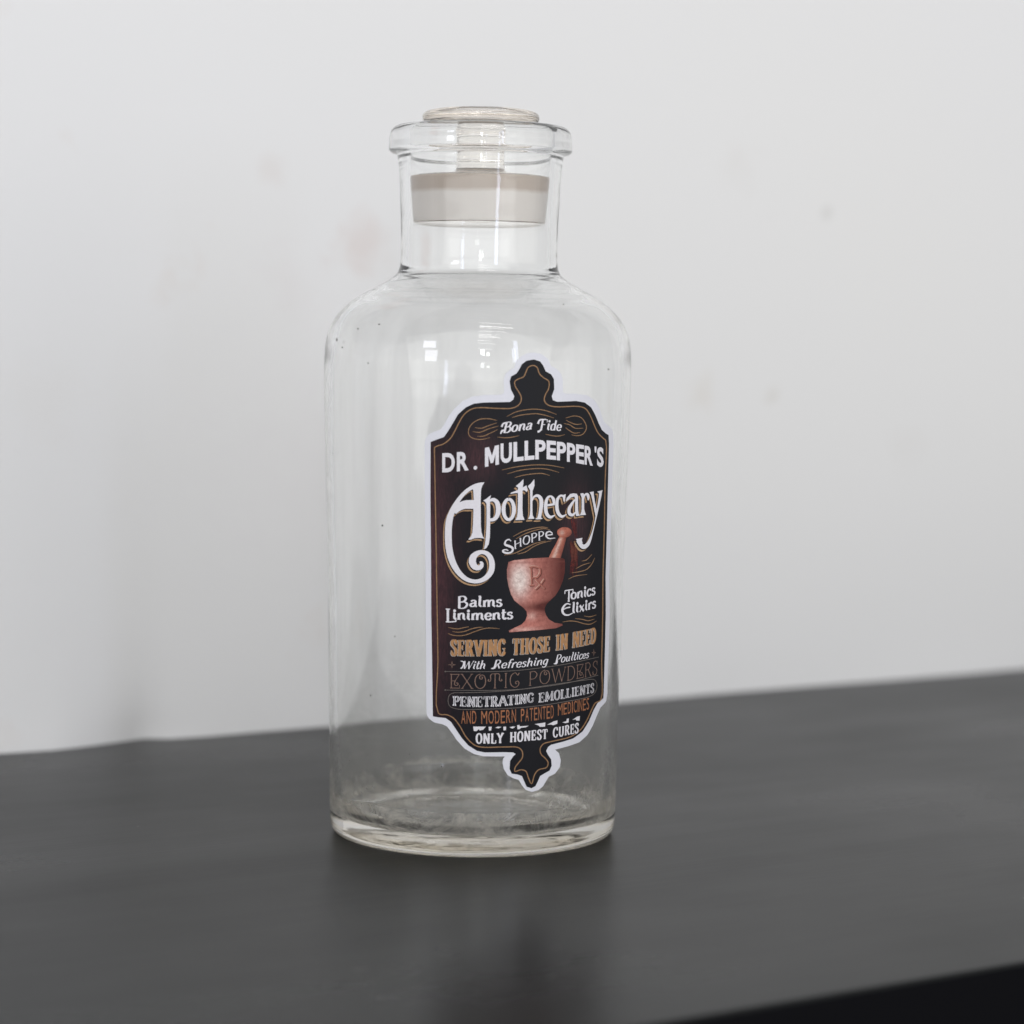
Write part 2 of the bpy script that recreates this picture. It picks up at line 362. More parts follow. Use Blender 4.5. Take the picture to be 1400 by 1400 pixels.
def wobble(th, z, inner):
    k = 1.0 if not inner else 2.1
    ph = 0.0 if not inner else 1.7
    a = 0.00013 * np.sin(2 * th + 9 * z + .4 + ph) + 0.00007 * np.sin(3 * th - 31 * z + 2 * ph) + 0.00005 * np.sin(5 * th + 55 * z + 1 + ph) + 0.000035 * np.sin(9 * th - 70 * z + ph)
    return k * a
NTH = 224
TH = np.linspace(0, 2 * math.pi, NTH, endpoint=False)
def lathe_grid(prof, inner, damp=None):
    R = prof[:, 0][:, None]; Z = prof[:, 1][:, None]
    dm = np.clip(R / 0.02, 0, 1) * np.clip(Z / 0.006, 0, 1)
    W = wobble(TH[None, :], Z, inner) * dm
    RR = R + W * (damp if damp is not None else 1.0)
    return np.stack([RR * np.sin(TH)[None, :], -RR * np.cos(TH)[None, :], np.repeat(Z, NTH, 1)], -1)
def grid_normals(G):
    ds = np.gradient(G, axis=0); dt = (np.roll(G, -1, 1) - np.roll(G, 1, 1))
    nn = np.cross(dt, ds); l = np.linalg.norm(nn, axis=2, keepdims=True)
    nn = nn / np.maximum(l, 1e-12); return nn
def lathe_parts(name_ranges, prof_pts_list, inner_flags, per, parent, damp=1.0):
    """all profile sections form one continuous closed curve; each section goes to a named part"""
    secs = []; full = []
    for k, pts in enumerate(prof_pts_list):
        c_ = smooth_curve(pts, per[k])
        c_[:, 0] = np.maximum(c_[:, 0], 0)
        st = len(full) if k == 0 else len(full) - 1
        full += list(c_) if k == 0 else list(c_[1:])
        secs.append((st, len(full)))
    full = np.array(full)
    # grid per vertex row, blending wobble of outer and inner skins over the lip
    G = []
    for k, (a, b) in enumerate(secs):
        g = lathe_grid(full[a:b], inner_flags[k], damp if not callable(damp) else None)
        G.append(g)
    GG = np.zeros((len(full), NTH, 3))
    for (a, b), g in zip(secs, G): GG[a:b] = g
    NN = grid_normals(GG)
    pole = full[:, 0] < 1e-6
    for i in np.where(pole)[0]:
        NN[i] = np.array([0, 0, -1.0 if i == 0 else 1.0])
    acc = {}
    for k, (a, b) in enumerate(secs):
        nm, mt = name_ranges[k]
        V, Fc, NL, MI, ML = acc.setdefault(nm, ([], [], [], [], []))
        if mt not in ML: ML.append(mt)
        st = len(V); rows = b - a
        V += list(GG[a:b].reshape(-1, 3)); NL += list(NN[a:b].reshape(-1, 3))
        for i in range(rows - 1):
            for j in range(NTH):
                j2 = (j + 1) % NTH
                q = [st + i * NTH + j, st + i * NTH + j2, st + (i + 1) * NTH + j2, st + (i + 1) * NTH + j]
                if pole[a + i]: q = [q[0], q[2], q[3]]
                elif pole[a + i + 1]: q = q[:3]
                Fc.append(q); MI.append(ML.index(mt))
    obs = {}
    for nm, (V, Fc, NL, MI, ML) in acc.items():
        o = link_mesh(nm, V, Fc, None, parent, True, NL)
        for q in ML: o.data.materials.append(q)
        o.data.polygons.foreach_set('material_index', MI); o.data.update()
        obs[nm] = o
    return obs, full

bottle = empty('apothecary_bottle', (0, 0, 0), 'tall clear glass apothecary bottle with ornate black paper label, standing on black table', 'bottle')
obs, full = lathe_parts(
    [('base', GLASS_BASE), ('body', GLASS), ('neck', GLASS_NECK), ('lip', GLASS_NECK), ('neck', GLASS_NECK), ('body', GLASS_IN), ('base', GLASS_FLOOR)],
    [base_out, body_out, neck_out, lip_out, neck_in, body_in, base_in],
    [False, False, False, False, False, False, False], [5, 7, 6, 6, 6, 7, 6], bottle)
_bo = smooth_curve(body_out, 12); _o = np.argsort(_bo[:, 1]); BZ, BR = _bo[_o, 1], _bo[_o, 0]
R0 = 0.066
def surf_r(th, z):
    return np.interp(z, BZ, BR) + wobble(th, z, False)

# ------------------------------------------------------------------ stopper
stopper = empty('glass_stopper', (0, 0, axis_z(306)), 'clear glass stopper with flat round knob and frosted plug, set in the bottle neck', 'stopper')
z0s = axis_z(306)
def srz(r, y): return (px_len(r, y), axis_z(y))
plug_b = [(0.0, axis_z(303)), srz(40, 304), srz(80, 305), srz(87, 306), srz(90, 304.6)]
plug_s = [srz(90, 304.6), srz(91.5, 292), srz(93.2, 275), srz(94.8, 258), srz(96.0, 246), srz(95.4, 243)]
plug_t = [srz(95.4, 243), srz(90, 241), srz(70, 238.5), srz(48, 236.5), srz(37, 234.5), srz(33.5, 231)]
stem = [srz(33.5, 231), srz(33, 222), srz(32.6, 205), srz(33.5, 190), srz(36, 180), srz(42, 174)]
knob = [srz(42, 174), srz(52, 171.5), srz(66, 169.8), srz(75, 168.4), srz(79.2, 165), srz(80, 160.5), srz(78, 156), srz(73, 153), srz(62, 150.6), srz(45, 149.2), srz(22, 148.6), (0.0, axis_z(148.5))]
NTH_keep = NTH
obs2, _ = lathe_parts([('plug', GLASS_STOP), ('plug', GROUND), ('plug', GLASS_STOP), ('stem', GLASS_STOP), ('knob', GLASS_STOP)],
                      [plug_b, plug_s, plug_t, stem, knob], [False] * 5, [4, 5, 5, 5, 6], stopper, 0.6)
for o in obs2.values():
    o.matrix_parent_inverse = Matrix.Translation((0, 0, -z0s))

# ------------------------------------------------------------------ label art
def px_uv(pts):
    """photo pixels -> (u, v) on the bottle's skin: u = R0 * angle, v = height"""
    P = np.array(pts, float).reshape(-1, 2)
    D = (P[:, :1] - 700) / F * RIGHT - (P[:, 1:] - 700) / F * UP + FWD
    z = np.full(len(P), 0.15); 
    for _ in range(14):
        R = np.interp(z, BZ, BR)
        a = D[:, 0] ** 2 + D[:, 1] ** 2; b = CAM[0] * D[:, 0] + CAM[1] * D[:, 1]; c_ = CAM[0] ** 2 + CAM[1] ** 2 - R * R
        t = (-b - np.sqrt(np.maximum(b * b - a * c_, 0))) / a
        z = CAM[2] + t * D[:, 2]
    X = CAM[0] + t * D[:, 0]; Y = CAM[1] + t * D[:, 1]
    return np.stack([R0 * np.arctan2(X, -Y), z], 1)

class Art:
    """flat print on the label: polygons in (u, v), cut finely and wrapped round the glass"""
    def __init__(s): s.polys = []
    def poly_uv(s, pts, lay=0.0): s.polys.append((np.array(pts), lay))
    def poly(s, pts, lay=0.0): s.polys.append((px_uv(pts), lay))
    def strip(s, pts, wid, lay=0.0, uv=False, cap=False):
        P = np.array(pts, float); Wd = np.broadcast_to(np.array(wid, float), (len(P),)) * 0.5
        tg = np.gradient(P, axis=0); tg /= np.maximum(np.linalg.norm(tg, axis=1, keepdims=True), 1e-12)
        nr = np.stack([-tg[:, 1], tg[:, 0]], 1)
        A = P + nr * Wd[:, None]; B = P - nr * Wd[:, None]
        if not uv: A = px_uv(A); B = px_uv(B)
        s.polys.append((('strip', A, B), lay))
        if cap:
            for e in (0, -1):
                c_, r_ = P[e], Wd[e]
                if r_ <= 0: continue
                q = [c_ + r_ * np.array([math.cos(t), math.sin(t)]) for t in np.linspace(0, 2 * math.pi, 10, endpoint=False)]
                s.polys.append((np.array(q) if uv else px_uv(q), lay + 0.004 * (1 + e * -1)))
    def curve(s, pts, wid, lay=0.0, n=6, cap=False):
        P = np.array(pts, float); Wd = np.broadcast_to(np.array(wid, float), (len(P),))
        c_ = smooth_curve(np.column_stack([P, Wd]), n); s.strip(c_[:, :2], np.maximum(c_[:, 2], 0.05), lay, cap=cap)
    def build(s, name, mt, parent, height, vstep=None, attr=None, label=None, ustep=0.0016, flip=False):
        bm = bmesh.new(); dl = bm.verts.layers.float.new('lay')
        def addf(vv):
            try: bm.faces.new(vv)
            except ValueError: pass
        for g, lay in s.polys:
            if isinstance(g, tuple):
                A, B = g[1], g[2]
                va = [bm.verts.new((q[0], q[1], 0)) for q in A]; vb = [bm.verts.new((q[0], q[1], 0)) for q in B]
                for q in va + vb: q[dl] = lay
                for i in range(len(va) - 1): addf((va[i], vb[i], vb[i + 1], va[i + 1]))
            else:
                b2 = bmesh.new(); vv = [b2.verts.new((q[0] * 1000, q[1] * 1000, 0)) for q in g]
                es = [b2.edges.new((vv[i], vv[(i + 1) % len(vv)])) for i in range(len(vv))]
                bmesh.ops.triangle_fill(b2, use_beauty=True, edges=es, normal=(0, 0, 1))
                mp = {}
                for f in b2.faces:
                    q = []
                    for x in f.verts:
                        if x not in mp:
                            y = bm.verts.new((x.co.x / 1000, x.co.y / 1000, 0)); y[dl] = lay; mp[x] = y
                        q.append(mp[x])
                    addf(q)
                b2.free()
        us = [q.co.x for q in bm.verts]; vs_ = [q.co.y for q in bm.verts]
        k = math.ceil(min(us) / ustep)
        while k * ustep < max(us):
            bmesh.ops.bisect_plane(bm, geom=bm.verts[:] + bm.edges[:] + bm.faces[:], dist=1e-7, plane_co=(k * ustep, 0, 0), plane_no=(1, 0, 0)); k += 1
        if vstep:
            k = math.ceil(min(vs_) / vstep)
            while k * vstep < max(vs_):
                bmesh.ops.bisect_plane(bm, geom=bm.verts[:] + bm.edges[:] + bm.faces[:], dist=1e-7, plane_co=(0, k * vstep, 0), plane_no=(0, 1, 0)); k += 1
        bm.verts.ensure_lookup_table()
        uvs = np.array([(q.co.x, q.co.y) for q in bm.verts]); lays = np.array([q[dl] for q in bm.verts])
        th = uvs[:, 0] / R0; rr = surf_r(th, uvs[:, 1]) + (height + lays) * MM
        for q, t, r_, z in zip(bm.verts, th, rr, uvs[:, 1]): q.co = (r_ * math.sin(t), -r_ * math.cos(t), z)
        for f in bm.faces:
            f.normal_update(); c_ = f.calc_center_median()
            if f.normal.x * c_.x + f.normal.y * c_.y < 0: f.normal_flip()
            f.smooth = True
        me = bpy.data.meshes.new(name); bm.to_mesh(me); bm.free(); me.materials.append(mt)
        if len(me.vertices):
            me.normals_split_custom_set_from_vertices([(math.sin(t), -math.cos(t), 0.0) for t in th])
        if attr:
            an, fn = attr
            ca = me.color_attributes.new(an, 'FLOAT_COLOR', 'POINT')
            ca.data.foreach_set('color', np.array([fn(a, b) for a, b in uvs], dtype=np.float32).ravel())
        o = bpy.data.objects.new(name, me); COL.objects.link(o); o.parent = parent
        if label: o['label'] = label
        return o

def cr(ox, oy, s):      # coordinates read off an enlarged crop of the photo
    return lambda pts: [(ox + x / s, oy + y / s) for x, y in pts]
K = 1400 / 300
c2, c3, c4 = cr(560, 470, K), cr(560, 640, K), cr(560, 840, K)

# --- die-cut white vinyl
outer = c2([(97, 640), (103, 606), (122, 577), (160, 560), (200, 545), (225, 510), (250, 460), (290, 410), (340, 365), (400, 337), (480, 326), (585, 324), (602, 312), (600, 230), (612, 190), (640, 166), (665, 155), (680, 112), (710, 80), (750, 60), (790, 55), (840, 65), (880, 95), (900, 140), (940, 163), (965, 190), (976, 230), (977, 306), (990, 318), (1060, 318), (1130, 328), (1180, 360), (1210, 410), (1225, 460), (1242, 500), (1265, 520), (1290, 540), (1300, 570), (1302, 640)]) \
    + [(837, 660), (835, 720), (832.5, 790)] + c4([(1276, 0), (1270, 200), (1262, 400), (1260, 500), (1252, 555), (1215, 595), (1190, 650), (1165, 710), (1130, 770), (1080, 815), (1010, 840), (925, 862), (950, 885), (962, 930), (955, 975), (925, 1015), (885, 1035), (870, 1060), (850, 1095), (820, 1120), (780, 1132), (740, 1120), (715, 1090), (695, 1055), (660, 1045), (625, 1025), (600, 985), (592, 945), (597, 918), (608, 906), (470, 905), (410, 890), (350, 855), (300, 800), (270, 755), (240, 715), (210, 700), (160, 690), (125, 665), (110, 640), (108, 590), (106, 200), (104, 0)]) \
    + [(582, 760), (581.2, 680)]
panel = c2([(136, 626), (180, 609), (220, 595), (245, 560), (275, 510), (310, 450), (360, 405), (410, 382), (470, 375), (640, 371), (660, 356), (667, 335), (645, 290), (637, 240), (647, 208), (680, 190), (700, 160), (715, 130), (745, 108), (790, 100), (830, 112), (850, 140), (865, 175), (900, 195), (918, 225), (920, 290), (904, 335), (912, 360), (940, 370), (1060, 365), (1115, 375), (1155, 405), (1180, 450), (1205, 510), (1225, 550), (1250, 572), (1268, 582), (1271, 640)]) \
    + [(831, 660), (829.4, 720), (827.4, 790)] + c4([(1249, 0), (1243, 250), (1235, 500), (1232, 535), (1195, 565), (1170, 610), (1140, 680), (1100, 745), (1040, 790), (960, 815), (900, 830), (880, 845), (868, 870), (880, 895), (900, 925), (903, 965), (890, 995), (855, 1015), (830, 1030), (815, 1065), (800, 1095), (775, 1108), (745, 1098), (730, 1065), (715, 1030), (685, 1020), (650, 1015), (637, 985), (640, 935), (660, 905), (676, 890), (660, 880), (600, 878), (480, 880), (430, 870), (375, 835), (335, 790), (295, 730), (265, 685), (230, 660), (180, 655), (150, 650), (145, 300), (140, 0)]) \
    + [(589.8, 760), (589, 680)]
gold = c2([(160, 662), (180, 651), (215, 640), (260, 605), (290, 555), (315, 505), (345, 455), (385, 422), (430, 408), (560, 412), (640, 412), (680, 400), (705, 375), (710, 340), (690, 300), (672, 270), (670, 240), (690, 225), (725, 210), (740, 180), (755, 150), (785, 138), (810, 150), (825, 190), (850, 215), (885, 240), (882, 290), (865, 320), (856, 360), (875, 387), (920, 401), (1080, 400), (1120, 415), (1150, 460), (1175, 520), (1200, 570), (1235, 605), (1248, 616)]) \
    + [(826.6, 660), (825.6, 720), (823.6, 790)] + c4([(1228, 0), (1221, 300), (1215, 545), (1180, 565), (1155, 610), (1125, 675), (1085, 735), (1020, 780), (900, 810), (850, 825), (830, 855), (835, 890), (865, 920), (880, 945), (870, 975), (820, 990), (795, 1020), (775, 1080), (755, 1040), (740, 1000), (710, 990), (670, 1000), (672, 975), (690, 950), (718, 910), (715, 870), (690, 848), (600, 845), (450, 845), (410, 830), (360, 780), (320, 710), (280, 660), (240, 640), (185, 630), (182, 300), (178, 0)]) \
    + [(597, 760), (595.6, 680)]

a = Art(); a.poly(outer)
label = a.build('label', INK_EDGE, bottle, 0.16, vstep=0.004, label='die-cut ornate label with white edge, black panel and old-style lettering')
# warm cast of the printed panel
def warmth(u, v):
    a_ = math.exp(-((u + 0.0195) / 0.010) ** 2 - ((v - 0.118) / 0.055) ** 2)
    b_ = 0.55 * math.exp(-((u - 0.002) / 0.008) ** 2 - ((v - 0.168) / 0.010) ** 2)
    c_ = 0.5 * math.exp(-((u - 0.046) / 0.007) ** 2 - ((v - 0.140) / 0.016) ** 2)
    k = min(1.0, a_ * 0.85 + b_ + c_); return (k, k, k, 1)
a = Art(); a.poly(panel)
a.build('black_panel', PANEL, label, 0.26, vstep=0.003, attr=('warm', warmth))
a = Art(); g = [gold[-1]] + gold; a.curve(gold + [gold[0]], 1.45, n=4)
a.build('gold_border_line', INK_GOLD, label, 0.34)

# --- Apothecary, the big swash word
cA, cB = cr(600, 650, 8.75), cr(700, 640, 10.0)
word = []        # ('c', pts, widths) or ('p', pts), in pixels
def WC(f, s, pts): word.append(('c', f([q[:2] for q in pts]), [q[2] / s for q in pts]))
def WP(f, pts): word.append(('p', f(pts)))
WC(cA, 8.75, [(535, 90, 18), (490, 103, 36), (430, 125, 44), (340, 180, 44), (270, 250, 46), (215, 328, 54), (165, 425, 66), (133, 520, 78), (120, 620, 80), (118, 740, 80), (125, 860, 80), (150, 980, 78), (190, 1080, 72), (250, 1170, 62), (330, 1238, 52), (420, 1266, 46), (500, 1256, 50), (570, 1215, 60), (620, 1148, 68), (634, 1070, 66), (618, 990, 62), (580, 938, 54), (520, 915, 46), (460, 930, 58), (412, 975, 80), (402, 1035, 84), (432, 1090, 72), (478, 1103, 58), (508, 1080, 50), (510, 1045, 36), (488, 1032, 12)])
WP(cA, [(545, 82), (520, 120), (505, 165), (500, 300), (502, 600), (510, 680), (525, 730), (545, 752), (480, 745), (430, 748), (380, 768), (352, 765), (385, 725), (402, 680), (410, 560), (414, 400), (418, 290), (412, 180), (395, 140), (440, 105), (490, 88)])
WC(cA, 8.75, [(185, 440, 60), (235, 385, 84), (305, 350, 98), (365, 345, 104), (420, 345, 104)])
WP(cA, [(622, 235), (610, 280), (612, 400), (612, 600), (608, 740), (595, 820), (565, 870), (535, 880), (550, 830), (560, 740), (568, 600), (570, 450), (568, 340), (555, 315), (530, 300), (570, 275), (600, 250)])
WC(cA, 8.75, [(603, 303, 24), (648, 288, 42), (692, 322, 54), (708, 400, 58), (697, 472, 52), (662, 520, 44), (606, 532, 34)])
def ring(cx, cy, rx, ry, w0, w1, tilt=0, n=22):
    r = []
    for t in np.linspace(0, 2 * math.pi, n):
        x, y = rx * math.sin(t), -ry * math.cos(t)
        r.append((cx + x - y * tilt, cy + y, w0 + (w1 - w0) * abs(math.cos(t))))
    return r
WC(cA, 8.75, ring(832, 405, 62, 122, 48, 36))
WP(cB, [(150, 148), (148, 215), (140, 262), (192, 235), (208, 300), (190, 325), (165, 300), (138, 305), (136, 560), (142, 650), (165, 705), (40, 710), (62, 665), (72, 600), (75, 450), (75, 338), (20, 342), (-30, 354), (-15, 332), (30, 315), (72, 300), (78, 265), (46, 243), (95, 205)])
WP(cB, [(298, 150), (300, 240), (275, 310), (272, 400), (272, 560), (275, 640), (300, 690), (212, 695), (235, 650), (243, 580), (243, 400), (240, 300), (210, 245), (250, 210)])
WC(cB, 10, [(266, 450, 14), (290, 395, 26), (340, 375, 38), (382, 410, 50), (394, 480, 52), (384, 570, 48), (372, 640, 46), (362, 688, 56)])
WC(cB, 10, [(316, 690, 14), (360, 689, 18), (406, 685, 14)])
WC(cB, 10, [(470, 507, 28), (520, 500, 30), (576, 490, 26)])
WC(cB, 10, [(564, 492, 30), (557, 425, 42), (520, 384, 26), (482, 400, 32), (456, 470, 44), (452, 560, 48), (472, 635, 46), (515, 668, 40), (578, 640, 10)])
WP(cB, [(722, 355), (716, 420), (705, 470), (690, 440), (682, 395), (660, 385), (690, 365)])
WC(cB, 10, [(700, 382, 22), (658, 374, 26), (622, 404, 34), (604, 470, 42), (606, 560, 46), (630, 628, 44), (672, 660, 36), (735, 630, 8)])
WP(cB, [(785, 352), (830, 343), (875, 350), (890, 380), (893, 560), (900, 620), (918, 648), (868, 655), (852, 600), (852, 430), (842, 388), (800, 398), (750, 440), (722, 460), (738, 405)])
WC(cB, 10, [(852, 425, 18), (804, 490, 36), (770, 560, 44), (776, 622, 44), (814, 640, 38), (862, 600, 14)])
WP(cB, [(922, 347), (960, 340), (974, 360), (975, 560), (985, 600), (1000, 638), (915, 645), (935, 600), (940, 560), (940, 405), (930, 375)])
WC(cB, 10, [(966, 412, 14), (988, 362, 26), (1016, 358, 40), (1030, 395, 36), (1028, 440, 12)])
WP(cB, [(1048, 328), (1104, 318), (1106, 360), (1120, 450), (1142, 545), (1156, 610), (1132, 668), (1118, 600), (1095, 480), (1070, 370)])
WC(cB, 10, [(1200, 312, 44), (1190, 390, 34), (1168, 510, 28), (1142, 640, 20), (1115, 770, 14), (1084, 890, 20), (1052, 985, 36), (1015, 1050, 52), (965, 1075, 60), (915, 1030, 52), (885, 985, 40)])
WP(cB, [(1150, 320), (1226, 300), (1218, 330), (1190, 345), (1168, 335)])
WP(cB, [(862, 968), (952, 952), (944, 985), (955, 1020), (925, 1045), (890, 1010)])
def word_art(dx, dy):
    a = Art()
    for i, it in enumerate(word):
        pts = [(x + dx, y + dy) for x, y in it[1]]; lay = 0.009 * (i % 7)
        if it[0] == 'c': a.curve(pts, it[2], lay, n=6)
        else:
            # soften traced corners only slightly
            a.poly(pts, lay)
    return a
word_art(-2.5, 3.5).build('lettering_shadow', INK_TAN, label, 0.34)
word_art(-1.0, 1.5).build('lettering_outline', INK_BLACK, label, 0.44)
word_art(0, 0).build('lettering', INK_WHITE, label, 0.54, label='large white swash word Apothecary')

# --- DR. MULLPEPPER'S : heavy sans capitals on an arch
def font_glyph(ch, bold):
    cu = bpy.data.curves.new('glyph', 'FONT'); cu.body = ch; cu.offset = bold; cu.resolution_u = 4
    o = bpy.data.objects.new('glyph', cu); COL.objects.link(o)
    dg = bpy.context.evaluated_depsgraph_get(); me = o.evaluated_get(dg).to_mesh()
    vv = np.array([q.co[:2] for q in me.vertices]); ff = [tuple(f.vertices) for f in me.polygons]
    o.evaluated_get(dg).to_mesh_clear(); bpy.data.objects.remove(o); bpy.data.curves.remove(cu)
    lo, hi = vv.min(0), vv.max(0); return (vv - lo) / np.maximum(hi - lo, 1e-6), ff
_gl = {}
def put_glyph(a, ch, bold, x0, x1, t0, t1, b0, b1, lay=0.0):
    if (ch, bold) not in _gl: _gl[(ch, bold)] = font_glyph(ch, bold)
    vv, ff = _gl[(ch, bold)]
    P = [(x0 + (x1 - x0) * q[0], (b0 + (b1 - b0) * q[0]) * (1 - q[1]) + (t0 + (t1 - t0) * q[0]) * q[1]) for q in vv]
    U = px_uv(P)
    for f in ff: a.poly_uv([U[i] for i in f], lay)
cE = lambda v: 590 + v / 5.8333
cEx = lambda v: 595 + v / 5.8333
a = Art()
for ch, x0, x1, t0, t1, b0, b1 in [('D', 58, 158, 172, 168, 326, 322), ('R', 174, 268, 164, 158, 318, 308), ('.', 306, 335, 274, 272, 305, 303), ('M', 396, 507, 130, 106, 282, 262), ('U', 520, 610, 96, 86, 254, 246),
                                   ('L', 622, 703, 84, 76, 240, 230), ('L', 710, 788, 74, 70, 230, 222), ('P', 795, 878, 66, 68, 222, 220), ('E', 885, 960, 70, 76, 220, 226), ('P', 966, 1040, 80, 86, 228, 236),
                                   ('P', 1046, 1113, 88, 98, 240, 248), ('E', 1118, 1182, 100, 108, 250, 262), ('R', 1186, 1252, 112, 120, 262, 273), ("'", 1266, 1281, 118, 120, 166, 168), ('S', 1286, 1339, 122, 128, 278, 286)]:
    if ch == 'M':
        mv = [(0, 0), (0, 1), (.29, 1), (.5, .52), (.71, 1), (1, 1), (1, 0), (.75, 0), (.75, .56), (.59, .14), (.41, .14), (.25, .56), (.25, 0)]
        a.poly([(cEx(x0 + (x1 - x0) * q), cE((b0 + (b1 - b0) * q) * (1 - h) + (t0 + (t1 - t0) * q) * h)) for q, h in mv]); continue
    put_glyph(a, ch, 0.035, cEx(x0), cEx(x1), cE(t0), cE(t1), cE(b0), cE(b1))
a.build('lettering', INK_WHITE, label, 0.36, label="white block capitals DR. MULLPEPPER'S")

